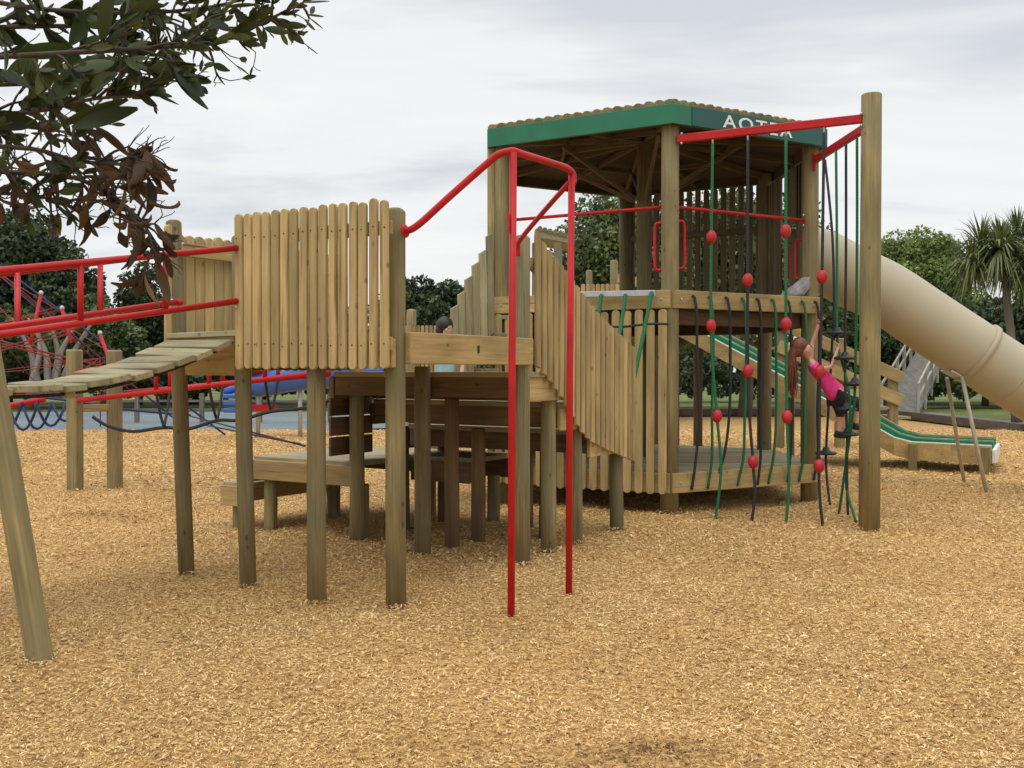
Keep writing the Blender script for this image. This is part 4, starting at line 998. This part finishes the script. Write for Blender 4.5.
# ------------------------------------------------------------------ trees
rg = np.random.default_rng(11)
def leaf_mesh(centres, normals_rand, size, name, mat, parent, elong=1.8, r=None, droop=0.0, dirs=None):
    n = len(centres); a = rg.normal(size=(n, 3)) if dirs is None else dirs + rg.normal(size=(n, 3)) * .35
    a[:, 2] -= droop; a /= np.linalg.norm(a, axis=1)[:, None]
    b = rg.normal(size=(n, 3)); b -= (b * a).sum(1)[:, None] * a; b /= np.linalg.norm(b, axis=1)[:, None]
    s = size * rg.uniform(.6, 1.4, n)[:, None]; c = centres
    nm = np.cross(a, b)
    vs = np.stack([c - a * s * elong / 2, c + b * s / 2 + nm * s * .12, c + a * s * elong / 2, c - b * s / 2 + nm * s * .12], 1)
    me = bpy.data.meshes.new(name); me.vertices.add(n * 4); me.vertices.foreach_set('co', vs.reshape(-1).astype(np.float32))
    me.loops.add(n * 4); me.loops.foreach_set('vertex_index', np.arange(n * 4, dtype=np.int32)); me.polygons.add(n)
    me.polygons.foreach_set('loop_start', np.arange(n, dtype=np.int32) * 4); me.update(calc_edges=True)
    rr = rg.uniform(0, 1, n) if r is None else r
    at = me.attributes.new('r', 'FLOAT', 'POINT'); at.data.foreach_set('value', np.repeat(rr, 4).astype(np.float32))
    me.materials.append(M[mat]); o = bpy.data.objects.new(name, me); COL.objects.link(o)
    if parent is not None: o.parent = parent; o.matrix_parent_inverse = Matrix.Translation(-parent_loc(parent))
    return o
M['fol_dark'] = leafy('dark_foliage', (0.024, 0.040, 0.016), (0.062, 0.092, 0.034), (0.12, 0.15, 0.06), trans=.12)
M['fol_mid'] = leafy('mid_foliage', (0.038, 0.062, 0.019), (0.12, 0.165, 0.05), (0.21, 0.245, 0.09), trans=.18)
M['fol_light'] = leafy('light_foliage', (0.08, 0.125, 0.03), (0.25, 0.32, 0.085), (0.36, 0.40, 0.15), trans=.2)
def crown_pts(c, rad, nclump, per, cl_r, flat=.8):
    """leaf positions: clumps spread on an uneven shell and inside it"""
    c = np.array(c, float); rad = np.array(rad, float); P_ = []; R_l = []
    for k in range(nclump):
        d = rg.normal(size=3); d /= np.linalg.norm(d)
        if d[2] < -.55: d[2] *= -.5
        q = c + d * rad * rg.uniform(.45, 1.0); cr_ = cl_r * rg.uniform(.55, 1.35); n = int(per * (cr_ / cl_r) ** 2)
        u = rg.normal(size=(n, 3)); u /= np.linalg.norm(u, axis=1)[:, None]; u *= (rg.uniform(.45, 1.0, n) ** .5)[:, None]
        P_.append(q + u * cr_ * np.array([1, 1, flat])); tone = rg.uniform(.15, .85); R_l.append(np.clip(rg.normal(tone, .22, n), 0, 1))
    return np.concatenate(P_), np.concatenate(R_l)
def tree(px, ytop, D, wpx, label, mat='fol_mid', hfrac=.75, nclump=70, per=150, leaf=.16, trunk_mat='bark', name='tree', cat='tree', group='trees beyond the playground', dome=1.0, cl=None):
    top = P(px, ytop, D).z; W = wpx * D / 1000 / 2; x = (px - 512) * D / 1000
    t = thing(name, label, cat, (x, D, 0), group)
    ch = top * hfrac / 2; cz = top - ch
    cl = cl or max(.5, W * .28)
    pts, rr = crown_pts((x, D, cz), (W - cl * .5, W * .8, ch - cl * .4), nclump, per, cl)
    pts[:, 2] = np.maximum(pts[:, 2], .05)
    leaf_mesh(pts, None, leaf, 'crown', mat, t, 1.6, rr)
    tb = MB(); tb.tube([(x, D, -.1), (x + .1, D, cz * .6), (x - .1, D, cz + ch * .3)], [.05 * top * .5 + .05, .04 * top * .5 + .03, .04], 8, sub=3)
    for k in range(6):
        a = k * 1.05 + rg.uniform(0, .5); z0 = cz * rg.uniform(.4, .9)
        tb.tube([(x, D, z0), (x + math.cos(a) * W * .35, D + math.sin(a) * W * .3, z0 + ch * .5), (x + math.cos(a) * W * .6, D + math.sin(a) * W * .5, cz + ch * rg.uniform(-.1, .4))], [.09, .06, .02], 6, sub=2)
    tb.build('trunk', trunk_mat, t); return t
# left mass
tree(6, 186, 46, 150, 'tall dark evergreen at the far left edge, highest of the left trees', 'fol_dark', .95, 230, 200, .16)
tree(70, 248, 45, 90, 'dark tree with broken top just right of the tallest left evergreen', 'fol_dark', .95, 120, 180, .14)
tree(30, 312, 42, 130, 'lower mid green tree with pale bare stems behind the rope pyramid', 'fol_mid', .60, 80, 160, .14, 'palebark')
tree(104, 296, 43, 90, 'rounded green tree behind the middle of the red handrail', 'fol_mid', .92, 100, 170, .13)
tree(138, 258, 47, 46, 'narrow pointed dark conifer beside the platform on the left', 'fol_dark', .95, 90, 160, .13)
tree(163, 283, 47, 56, 'second narrow dark conifer half hidden behind the side pickets', 'fol_dark', .95, 80, 160, .13)
tree(225, 325, 48, 120, 'dark tree hidden behind the picket platform, foliage seen only below it', 'fol_dark', .95, 90, 150, .15)
tree(330, 300, 48, 130, 'dark tree behind the front picket wall seen through its gaps', 'fol_dark', .95, 100, 150, .15)
tree(412, 274, 46, 74, 'rounded dark tree just right of the picket wall', 'fol_dark', .95, 120, 170, .13)
tree(456, 270, 49, 66, 'bushy dark tree behind the boy\'s head', 'fol_dark', .95, 110, 170, .14)
tree(512, 292, 49, 80, 'dark tree hidden behind the red poles and tower stairs', 'fol_dark', .95, 70, 150, .15)
tree(620, 184, 33, 165, 'big domed tree filling the view under the tower roof on the left', 'fol_mid', .95, 260, 230, .10)
tree(745, 165, 35, 190, 'broad tree behind the tower\'s dark slat wall', 'fol_mid', .95, 200, 200, .12)
tree(842, 283, 47, 100, 'low bushy tree between the tube slide and the lone pole', 'fol_mid', .95, 100, 160, .14)
tree(916, 224, 50, 118, 'round crowned light green tree above the tube slide', 'fol_light', .72, 260, 240, .12)
tree(885, 312, 48, 100, 'dark shrubby tree below the round light tree and behind the tube slide', 'fol_dark', .95, 100, 160, .14)
tree(985, 292, 46, 110, 'dark bushy tree under the cabbage palms', 'fol_dark', .95, 140, 170, .14)
tree(1046, 275, 44, 120, 'dark bushy tree at the right edge under the palms', 'fol_dark', .95, 120, 170, .14)
# bushes along the lawn
bushes = [(x, y) for x, y in ((-40, 352), (60, 355), (150, 352), (215, 350), (290, 354), (370, 352), (450, 350), (540, 352), (620, 356), (700, 352), (790, 350), (870, 352), (960, 366), (1045, 366))]
words = ['at the far left edge behind the rope pyramid', 'behind the leaning net struts', 'left of the front picket wall under the bridge rails', 'below the left end of the picket wall', 'under the middle of the picket wall', 'behind the platform corner post',
         'behind the platform rim beam', 'behind the red poles', 'behind the tower entry slats', 'under the tower\'s upper deck', 'behind the top of the green slide', 'beside the grey boardwalk ramp', 'right of the boardwalk ramp beneath the tube slide', 'at the right edge behind the slide legs']
for (px, y), wd_ in zip(bushes, words):
    D = 44 if px < 900 else 43; top = P(px, y, D).z; W = 2.4
    x = (px - 512) * D / 1000
    if px == 870: continue
    pts, rr = crown_pts((x, D, top * .45), (W, 1.0, top * .5), 34, 130, .42); pts[:, 2] = np.maximum(pts[:, 2], 0.0)
    o = leaf_mesh(pts, None, .12, 'bush', 'fol_dark' if px < 900 else 'fol_mid', None, 1.6, rr * .8); tag(o, 'low dark bush ' + wd_, 'bush', 'bushes along the lawn edge')
fw = []; fr = []
for k in range(60):
    x0 = -42 + k * 1.6; p_, r_w = crown_pts((x0, 51 + rg.uniform(-1, 1), 1.5), (1.9, 1.2, rg.uniform(1.6, 2.6)), 12, 90, .8); fw.append(p_); fr.append(r_w)
fw = np.concatenate(fw); fw[:, 2] = np.maximum(fw[:, 2], 0)
tag(leaf_mesh(fw, None, .22, 'far_wood', 'fol_dark', None, 1.5, np.concatenate(fr) * .7), 'continuous dark band of low woodland closing the view behind the lawn', 'woodland', kind='stuff')
# pale bare stems at left
bs_ = thing('bare_shrub', 'pale bare many-stemmed shrub behind the red rope pyramid', 'shrub', P(45, 395, 34))
mb = MB()
for (x0, x1, x2) in ((52, 62, 80), (50, 45, 28), (54, 58, 48), (40, 30, 12), (58, 75, 95), (30, 40, 36)):
    mb.tube([P(x0, 398, 34), P((x0 + x1) / 2, 372, 34), P(x1, 350, 34.2), P(x2, 318, 34.5)], [.16, .12, .09, .03], 6, sub=3)
mb.build('stems', 'palebark', bs_)
# cabbage palms
M['fol_palm'] = leafy('palm_foliage', (0.06, 0.085, 0.022), (0.17, 0.20, 0.06), (0.27, 0.26, 0.12), trans=.15)
def cabbage(px, y, D, sc, label, lean=0):
    c = P(px, y, D); t = thing('cabbage_palm', label, 'palm tree', (c.x + lean, D, 0), 'spiky cabbage palms'); 
    MB().tube([(c.x + lean, D, -.1), (c.x + lean * .6, D, c.z * .5), (c.x, D, c.z)], [.17, .13, .10], 8, sub=3).build('trunk', 'palebark', t)
    heads = [(0, 0, .25), (-.75, .1, -.05), (.75, -.2, 0), (.1, .4, .55), (-.3, -.4, .3), (.4, -.5, -.2), (-.45, .3, .5)]
    mb = MB()
    for (hx, hy, hz) in heads:
        h = c + V(hx, hy, hz) * sc; mb.tube([c - V(0, 0, .5 * sc), (c + h) / 2, h], [.08, .07, .05], 6)
    mb.build('branch', 'palebark', t)
    fm = MB()
    for (hx, hy, hz) in heads:
        h = c + V(hx, hy, hz) * sc
        for k in range(150):
            a = rg.uniform(0, 6.283); el = rg.uniform(-1.1, 1.3); ln = rg.uniform(.75, 1.15) * sc
            d = V(math.cos(a) * math.cos(el), math.sin(a) * math.cos(el), math.sin(el)); sd2 = d.cross(V(0, 0, 1)).normalized() * .026 * sc
            m1 = h + d * ln * .55; e_ = h + d * ln + V(0, 0, -.42 * ln * (1 - max(0, el) * .55))
            fm.add([h + sd2 * .5, h - sd2 * .5, m1 - sd2, m1 + sd2, e_], [(0, 1, 2, 3), (3, 2, 4)], [(0, 0, 0)] * 5)
    fm.build('leaves', 'fol_palm', t)
cabbage(1003, 262, 30, 1.12, 'cabbage palm with spiky heads and pale leaning trunk at the right edge', .45)
cabbage(1043, 258, 32, 1.35, 'cabbage palm mostly cut off by the right edge of the view', .2)

# ------------------------------------------------------------------ near tree overhead, top left
M['leaf_near'] = leafy('near_leaf', (0.022, 0.034, 0.011), (0.060, 0.085, 0.022), (0.11, 0.13, 0.04), rough=.6, trans=.3)
M['leaf_dead'] = leafy('dead_leaf', (0.05, 0.028, 0.016), (0.13, 0.075, 0.042), (0.23, 0.14, 0.07), rough=.75, trans=.2)
M['twig'] = paint('twig_bark', (0.06, 0.045, 0.032), .85, .3, 30)
nt2 = thing('overhanging_tree', 'nearby tree reaching dark leathery leaves and withered brown ones into the top left corner', 'tree', (-2.3, 2.2, 0))
MB().tube([(-2.3, 2.2, -.1), (-2.25, 2.2, 1.0), (-2.1, 2.15, 1.9), (-1.9, 2.1, 2.6)], [.17, .14, .12, .09], 12, sub=4).build('trunk', 'bark', nt2)
lim = [[(-60, 60), (60, 52), (150, 45), (225, 36), (268, 18), (318, -4)], [(-60, 115), (30, 108), (90, 95), (135, 92)], [(-60, -10), (50, 5), (150, 8), (225, 4), (270, -20)],
       [(-60, 140), (30, 150), (80, 163), (115, 168), (140, 168), (158, 178)], [(-50, 165), (40, 172), (85, 182), (115, 198), (138, 222), (148, 252)], [(-60, 30), (40, 30), (110, 25), (170, 22), (215, 50)], [(-60, 85), (20, 80), (70, 78), (120, 70), (160, 60)],
       [(-50, 190), (10, 190), (50, 195), (80, 210)], [(-50, 150), (0, 175), (30, 200)], [(-60, 100), (0, 125), (60, 130), (100, 140)]]
Dn = 2.0; tw_ = MB(); gl = []; dl = []
def leaf_add(lst, p, d, ln, wdt, curl, nm_hint):
    lst.append((p, d, ln, wdt, curl, nm_hint))
r2 = random.Random(3)
for li, pl in enumerate(lim):
    pts = [P(x + r2.uniform(-6, 6), y + r2.uniform(-5, 5), Dn + r2.uniform(-.12, .12) + .03 * li - .1) for x, y in pl]
    tw_.tube(pts, [.0055 - .0035 * k / (len(pts) - 1) for k in range(len(pts))], 6, sub=4)
    for i in range(len(pts) - 1):
        nsub = 7
        for k in range(nsub):
            t = (k + r2.random()) / nsub; q = pts[i].lerp(pts[i + 1], t); base = (pts[i + 1] - pts[i]).normalized()
            px = 512 + q.x / q.y * 1000; py = 384 - ((q.z - CAMZ) / q.y * 1000 + 14)
            if px < -90 or (li == 3 and px > 150): continue
            sidev = Vector((r2.uniform(-.5, .5), r2.uniform(-.8, .8), r2.uniform(-1, 1)))
            d = (base * r2.uniform(.3, 1.0) + sidev * .8).normalized(); ln = r2.uniform(.03, .085)
            if px > 200: ln *= .7
            e = q + d * ln; tw_.tube([q, (q + e) / 2 + Vector((0, 0, .005)), e], [.0032, .0026, .0016], 4)
            dead = li in (3, 4, 7, 8) and (px > 70 or r2.random() < .22) or (li == 9 and px > 60 and r2.random() < .3)
            if not dead and li in (3, 9) and r2.random() < .2: dead = True
            nl = (r2.choice((3, 4, 5)) if li not in (3, 4, 7, 8) else 2) if not dead else r2.choice((1, 2, 2))
            if px > 190: nl = min(nl, 3)
            for _ in range(2):
                d3 = (d * .9 + Vector((r2.uniform(-1, 1), r2.uniform(-1, 1), r2.uniform(-1, 1)))).normalized(); d4 = (d3 + Vector((r2.uniform(-1, 1), r2.uniform(-1, 1), r2.uniform(-.6, 1)))).normalized(); l3 = r2.uniform(.01, .028)
                e3 = e + d3 * l3 + d4 * l3; tw_.tube([e, e + d3 * l3, e3, e3 + d3 * l3 * .6], [.0014, .0011, .0009, .0007], 4, sub=2)
                if px > 20 and not (li in (3, 4, 7, 8)): gl.append((e3, d4, r2.uniform(.018, .035), r2.uniform(.007, .011), r2.uniform(0, .5)))
            for _ in range(nl):
                dd = (d * .7 + Vector((r2.uniform(-1, 1), r2.uniform(-1, 1), r2.uniform(-1, 1))) * .6 + Vector((.25, 0, 0))).normalized()
                if dead: dd = (dd + Vector((.1, 0, -1.1))).normalized(); dl.append((e + d * r2.uniform(-.03, .0), dd, r2.uniform(.05, .105), r2.uniform(.013, .022), r2.uniform(.6, 2.6)))
                else:
                    big = r2.random() < .16 and px < 150 and li not in (3, 4, 7, 8, 9)
                    l_ = r2.uniform(.08, .12) if big else r2.uniform(.025, .055)
                    if px > 180: l_ = r2.uniform(.03, .05)
                    gl.append((e + d * r2.uniform(-.03, .0), dd, l_, l_ * r2.uniform(.27, .38), r2.uniform(-.15, .35)))
# a few big leaves the photo shows singly
for (x0, y0, x1, y1, wd_) in ((72, 128, 140, 112, .034), (60, 126, 130, 104, .03), (48, 105, 95, 60, .04), (140, 88, 174, 76, .02), (132, 98, 158, 90, .014), (265, 28, 290, 32, .014), (300, 3, 330, 4, .012), (160, 47, 185, 52, .02), (205, 20, 228, 28, .016), (225, 8, 258, 8, .02), (70, 45, 90, 8, .03), (10, 70, 50, 110, .035)):
    a = P(x0, y0, Dn - .12); b = P(x1, y1, Dn - .10); gl.append((a, (b - a).normalized(), (b - a).length, wd_, .15))
def leaf_object(lst, name, mat):
    mb = MB()
    for (p, d, ln, wdt, curl) in lst:
        x, y, _ = frame(d); a = r2.uniform(0, 6.283); s = x * math.cos(a) + y * math.sin(a); n = d.cross(s); vs = []; K = 7
        cur = Vector(p); ang = 0
        for k in range(K + 1):
            t = k / K; wv = math.sin(math.pi * min(1, t * .92 + .04)) ** .8 * wdt / 2 + .0006
            dirn = d * math.cos(ang) + n * math.sin(ang); up = -d * math.sin(ang) + n * math.cos(ang)
            tw__ = curl * .5 * math.sin(t * 3); s2 = s * math.cos(tw__) + up * math.sin(tw__)
            cup = wv * (.35 + max(0, curl) * .5)
            vs += [cur - s2 * wv + up * cup, cur - up * 0, cur + s2 * wv + up * cup]; cur = cur + dirn * (ln / K); ang += curl * 1.3 / K
        fs = []
        for k in range(K): fs += [(3 * k, 3 * k + 1, 3 * k + 4, 3 * k + 3), (3 * k + 1, 3 * k + 2, 3 * k + 5, 3 * k + 4)]
        mb.add(vs, fs, [(0, 0, 0)] * len(vs), True)
    return mb.build(name, mat, nt2)
tw_.build('branch', 'twig', nt2)
for pl, z in ((0, 0), (4, 0), (2, 0), (1, 0)):
    q = P(*lim[pl][0], Dn); MB().tube([(-1.95 - .03 * pl, 2.1, 2.45 - .1 * pl), (-1.6, 2.05, q.z + .12), tuple(q)], [.05, .03, .008], 8, sub=4).build('limb', 'bark', nt2)
leaf_object(gl, 'leaves', 'leaf_near'); leaf_object(dl, 'dead_leaves', 'leaf_dead')

# ------------------------------------------------------------------ people
def skin_chain(name, joints, edges, mat, parent, sub=2, root=0):
    me = bpy.data.meshes.new(name); me.from_pydata([tuple(j[0]) for j in joints], edges, [])
    o = bpy.data.objects.new(name, me); COL.objects.link(o); bpy.context.view_layer.objects.active = o
    md = o.modifiers.new('skin', 'SKIN'); md.use_smooth_shade = True
    for i, j in enumerate(joints):
        r_ = j[1] if isinstance(j[1], tuple) else (j[1], j[1]); me.skin_vertices[0].data[i].radius = r_; me.skin_vertices[0].data[i].use_root = (i == root)
    s_ = o.modifiers.new('sub', 'SUBSURF'); s_.levels = sub; s_.render_levels = sub
    bpy.context.view_layer.update(); dg = bpy.context.evaluated_depsgraph_get()
    m2 = bpy.data.meshes.new_from_object(o.evaluated_get(dg)); m2.name = name; o.modifiers.clear(); o.data = m2
    m2.materials.clear(); m2.materials.append(M[mat]); m2.polygons.foreach_set('use_smooth', np.ones(len(m2.polygons), bool))
    o.parent = parent; o.matrix_parent_inverse = Matrix.Translation(-parent_loc(parent)); return o
def hand(parent_joints, edges, wrist_i, wrist, d, curl, palm_n, sc=1.0):
    """adds palm, four unequal fingers and a thumb to a joint list"""
    d = d.normalized(); s = d.cross(palm_n).normalized(); pn = s.cross(d).normalized()
    pi = len(parent_joints); palm = wrist + d * .035 * sc; parent_joints.append((palm, (.020 * sc, .012 * sc))); edges.append((wrist_i, pi))
    for k, (off, ln) in enumerate(((-.018, .040), (-.006, .046), (.006, .043), (.018, .034))):
        b = palm + d * .022 * sc + s * off * sc; i0 = len(parent_joints); parent_joints.append((b, .0062 * sc)); edges.append((pi, i0))
        p1 = b + (d * math.cos(curl) + pn * math.sin(curl)) * ln * .5 * sc; parent_joints.append((p1, .0056 * sc)); edges.append((i0, i0 + 1))
        p2 = p1 + (d * math.cos(curl * 2.2) + pn * math.sin(curl * 2.2)) * ln * .5 * sc; parent_joints.append((p2, .0046 * sc)); edges.append((i0 + 1, i0 + 2))
    i0 = len(parent_joints); b = wrist + d * .018 * sc - s * .02 * sc; parent_joints.append((b, .0075 * sc)); edges.append((wrist_i, i0))
    p1 = b + (d * .5 - s * .5 + pn * .6).normalized() * .028 * sc; parent_joints.append((p1, .006 * sc)); edges.append((i0, i0 + 1))

girl = thing('person', 'girl in a pink top and black leggings with long auburn hair, climbing the disc ropes', 'girl', S_(830, 440))
DG = 10.72
def G(px, py, dy=0.0): return P(px, py, DG) + V(0, dy, 0)
hd = G(803.5, 350)
J = []; E = []
def j(p, r): J.append((p, r)); return len(J) - 1
pel = j(G(833, 391), (.085, .075)); wa = j(G(826, 380), (.072, .06)); chs = j(G(817, 371), (.085, .065)); nk0 = j(G(811.5, 363), (.05, .045)); nk = j(G(809.5, 359.5), .029)
h1 = j(G(808.5, 355.5), (.046, .043)); h2 = j(G(805.5, 350.5), (.088, .080)); h3 = j(G(803, 345.5), (.070, .068))
E += [(pel, wa), (wa, chs), (chs, nk0), (nk0, nk), (nk, h1), (h1, h2), (h2, h3)]
# far arm raised
s1 = j(G(813, 362, .10), .032); e1 = j(G(816, 343, .14), .024); w1 = j(G(822, 323, .10), .018); E += [(nk0, s1), (s1, e1), (e1, w1)]
hand(J, E, w1, J[w1][0], G(828, 312, .06) - J[w1][0], .7, V(0, -1, 0), 1.05)
# near arm
s2 = j(G(816, 370, -.10), .032); e2 = j(G(828, 367, -.12), .024); w2 = j(G(835, 351, -.06), .018); E += [(nk0, s2), (s2, e2), (e2, w2)]
hand(J, E, w2, J[w2][0], G(839, 342, -.03) - J[w2][0], .7, V(-1, 0, 0), 1.05)
# legs
k1 = j(G(856, 401, -.08), .045); a1 = j(G(853, 424, -.07), .028); f1 = j(G(861, 429, -.07), .026)
hp1 = j(G(839, 395, -.07), .062); E += [(pel, hp1), (hp1, k1), (k1, a1), (a1, f1)]
hp2 = j(G(836, 398, .06), .062); k2 = j(G(843, 413, .08), .043); a2 = j(G(840, 433, .06), .027); f2 = j(G(848, 437, .06), .024); E += [(pel, hp2), (hp2, k2), (k2, a2), (a2, f2)]
skin_chain('body', J, E, 'skin', girl, 2, 0)
# top
skin_chain('shirt', [(G(840, 398), (.145, .13)), (G(833, 390), (.120, .108)), (G(826, 380), (.090, .080)), (G(817, 370), (.100, .080)), (G(811.5, 363.5), (.062, .058)), (G(813, 363, .09), .045), (G(814.5, 357, .115), .038), (G(815.5, 369.5, -.10), .045), (G(820, 369.5, -.115), .038)],
           [(0, 1), (1, 2), (2, 3), (3, 4), (3, 5), (5, 6), (3, 7), (7, 8)], 'pink', girl, 2)
skin_chain('leggings', [(G(836, 395), (.092, .084)), (G(840, 397, -.07), .074), (G(856, 402, -.08), .056), (G(855, 412, -.08), .047), (G(837, 399, .06), .074), (G(843, 413, .08), .056), (G(842, 419, .07), .045)],
           [(0, 1), (1, 2), (2, 3), (0, 4), (4, 5), (5, 6)], 'black_cloth', girl, 2)
for (a, b) in ((J[a1][0], J[f1][0]), (J[a2][0], J[f2][0])):
    sh = MB(); d = (b - a); d.z = 0; d.normalize(); x_ = d; y_ = V(-d.y, d.x, 0)
    sh.ball(a + d * .045 - V(0, 0, .03), .098, .038, .034, 14, 8, axes=(x_, y_, V(0, 0, 1))); sh.ball(a - V(0, 0, .012) + d * .0, .042, .036, .042, 12, 7, axes=(x_, y_, V(0, 0, 1)))
    sh.build('shoe', 'rubber', girl)
# hair: cap plus long strands falling straight down behind
hr = MB(); hc = G(801.5, 346); hr.ball(hc + V(-.022, 0, .006), .084, .092, .090, 18, 12); hr.ball(hc + V(-.035, 0, -.04), .065, .082, .080, 16, 10)
for k in range(110):
    a = r2.uniform(0, 1); s_ = hc + V(r2.uniform(-.075, -.0), r2.uniform(-.07, .07), r2.uniform(-.01, .05)); ln = r2.uniform(.32, .58)
    e_ = V(G(792, 350).x + r2.uniform(-.045, .035), s_.y + r2.uniform(-.03, .03), s_.z - ln)
    hr.tube([s_, V((s_.x + e_.x) / 2 - .035, s_.y, s_.z - ln * .3), V(e_.x + r2.uniform(-.03, .03), s_.y, s_.z - ln * .7), e_], [.009, .008, .006, .002], 5, sub=4)
hr.build('hair', 'hair', girl)
fc = MB(); fdv = V(.80, -.25, .45).normalized(); upv = V(-.45, -.05, .85).normalized(); sv = fdv.cross(upv).normalized(); fc0 = G(806, 351)
fc.ball(fc0 + fdv * .082, .010, .012, .018, 8, 6, axes=(fdv, sv, upv)); fc.build('nose', 'skin', girl)
ey = MB()
for s_ in (-1, 1): ey.ball(fc0 + fdv * .069 + upv * .022 + sv * .026 * s_, .007, .011, .006, 8, 6, axes=(fdv, sv, upv))
ey.build('eyes', 'rubber', girl)
mo = MB(); mo.ball(fc0 + fdv * .067 - upv * .032, .006, .018, .005, 8, 6, axes=(fdv, sv, upv)); mo.build('mouth', 'redball', girl)
er = MB(); er.ball(fc0 + V(-.005, -.072, .0), .014, .008, .02, 8, 6); er.build('ear', 'skin', girl)
MB().lathe(J[w1][0], [(-.008, .021), (-.008, .024), (.008, .024), (.008, .021)], axis=(J[w1][0] - J[e1][0]), n=12).build('bracelet', 'redball', girl)

boy = thing('person', 'dark-haired child in a pale blue shirt partly hidden behind the platform and stepped pickets', 'boy', (-.75, 10.75, .7))
DB = 10.75; bx = -.72
def Bp(dx_, dy_, z): return V(bx + dx_, DB + dy_, .70 + (z - .70) * .985)
J = []; E = []
pe = j(Bp(0, 0, 1.40), (.11, .08)); wa = j(Bp(0, 0, 1.55), (.09, .07)); ch_ = j(Bp(0, 0, 1.74), (.11, .08)); n_ = j(Bp(.0, 0, 1.89), .045); h1 = j(Bp(.015, -.01, 1.955), (.060, .064)); h2 = j(Bp(.02, -.01, 2.03), (.072, .078)); h3 = j(Bp(.015, 0, 2.10), (.06, .06))
E += [(pe, wa), (wa, ch_), (ch_, n_), (n_, h1), (h1, h2), (h2, h3)]
for s_ in (-1, 1):
    sh_ = j(Bp(.13 * s_, 0, 1.82 + (.07 if s_ < 0 else 0)), .04); el = j(Bp(.19 * s_, .0, 1.60) if s_ > 0 else Bp(-.20, -.08, 1.84), .03); wr = j(Bp(.17 * s_, -.12, 1.44) if s_ > 0 else Bp(-.16, -.22, 1.86), .022); E += [(ch_, sh_), (sh_, el), (el, wr)]
    hand(J, E, wr, J[wr][0], V(0, -.3, -1), .3, V(-s_, 0, 0), 1.1)
    hp_ = j(Bp(.06 * s_, 0, 1.36), .075); kn = j(Bp(.07 * s_, -.02, 1.06), .05); an = j(Bp(.07 * s_, .0, .78), .032); ft = j(Bp(.07 * s_, -.10, .735), .03); E += [(pe, hp_), (hp_, kn), (kn, an), (an, ft)]
skin_chain('body', J, E, 'skin', boy, 2, 0)
skin_chain('shirt', [(Bp(0, 0, 1.40), (.125, .095)), (Bp(0, 0, 1.55), (.11, .085)), (Bp(0, 0, 1.75), (.125, .095)), (Bp(0, 0, 1.90), (.062, .058)), (Bp(.13, 0, 1.80), .052), (Bp(.17, 0, 1.68), .045), (Bp(-.13, 0, 1.90), .062), (Bp(-.19, -.06, 1.87), .052)],
           [(0, 1), (1, 2), (2, 3), (2, 4), (4, 5), (2, 6), (6, 7)], 'blue_cloth', boy, 2)
skin_chain('trousers', [(Bp(0, 0, 1.40), (.115, .09)), (Bp(.065, 0, 1.33), .085), (Bp(.07, -.02, 1.05), .062), (Bp(.07, 0, .80), .05), (Bp(-.065, 0, 1.33), .085), (Bp(-.07, -.02, 1.05), .062), (Bp(-.07, 0, .80), .05)],
           [(0, 1), (1, 2), (2, 3), (0, 4), (4, 5), (5, 6)], 'black_cloth', boy, 2)
hb = MB(); hb.ball(Bp(-.004, .012, 2.05), .092, .098, .098, 16, 10); hb.ball(Bp(-.02, .02, 2.00), .085, .085, .09, 16, 10); hb.build('hair', 'darkhair', boy)
fb = MB()
for s_ in (-1, 1): fb.ball(Bp(.02 + .028 * s_, -.084, 2.015), .008, .005, .005, 8, 6)
fb.build('eyes', 'rubber', boy)
MB().ball(Bp(.02, -.095, 1.995), .011, .012, .016, 8, 6).build('nose', 'skin', boy)

# grey jacket dumped on the upper deck
jk = MB(); c = P(797, 285, 11.75); c.z = 2.41
rows = 9; cols = 16; vs = []; 
for a_ in range(rows + 1):
    t = a_ / rows; lean_ = .20 * t
    for b_ in range(cols):
        an_ = 2 * math.pi * b_ / cols; rr = .13 * (1 - t ** 1.6 * .72) * (1 + .18 * math.sin(an_ * 3 + t * 4) + .10 * math.sin(an_ * 7 - t * 5))
        vs.append(c + V(rr * math.cos(an_) + lean_ * .8 - .05, rr * .7 * math.sin(an_), .22 * t ** .8 + .015 * math.sin(an_ * 5)))
fs = [(a_ * cols + b_, a_ * cols + (b_ + 1) % cols, (a_ + 1) * cols + (b_ + 1) % cols, (a_ + 1) * cols + b_) for a_ in range(rows) for b_ in range(cols)] + [tuple(rows * cols + b_ for b_ in range(cols)), tuple(range(cols))[::-1]]
jk.add(vs, fs, [tuple(v) for v in vs], True); o = jk.build('jacket', 'grey_cloth'); tag(o, 'crumpled grey jacket lying on the upper deck by the right post', 'jacket')
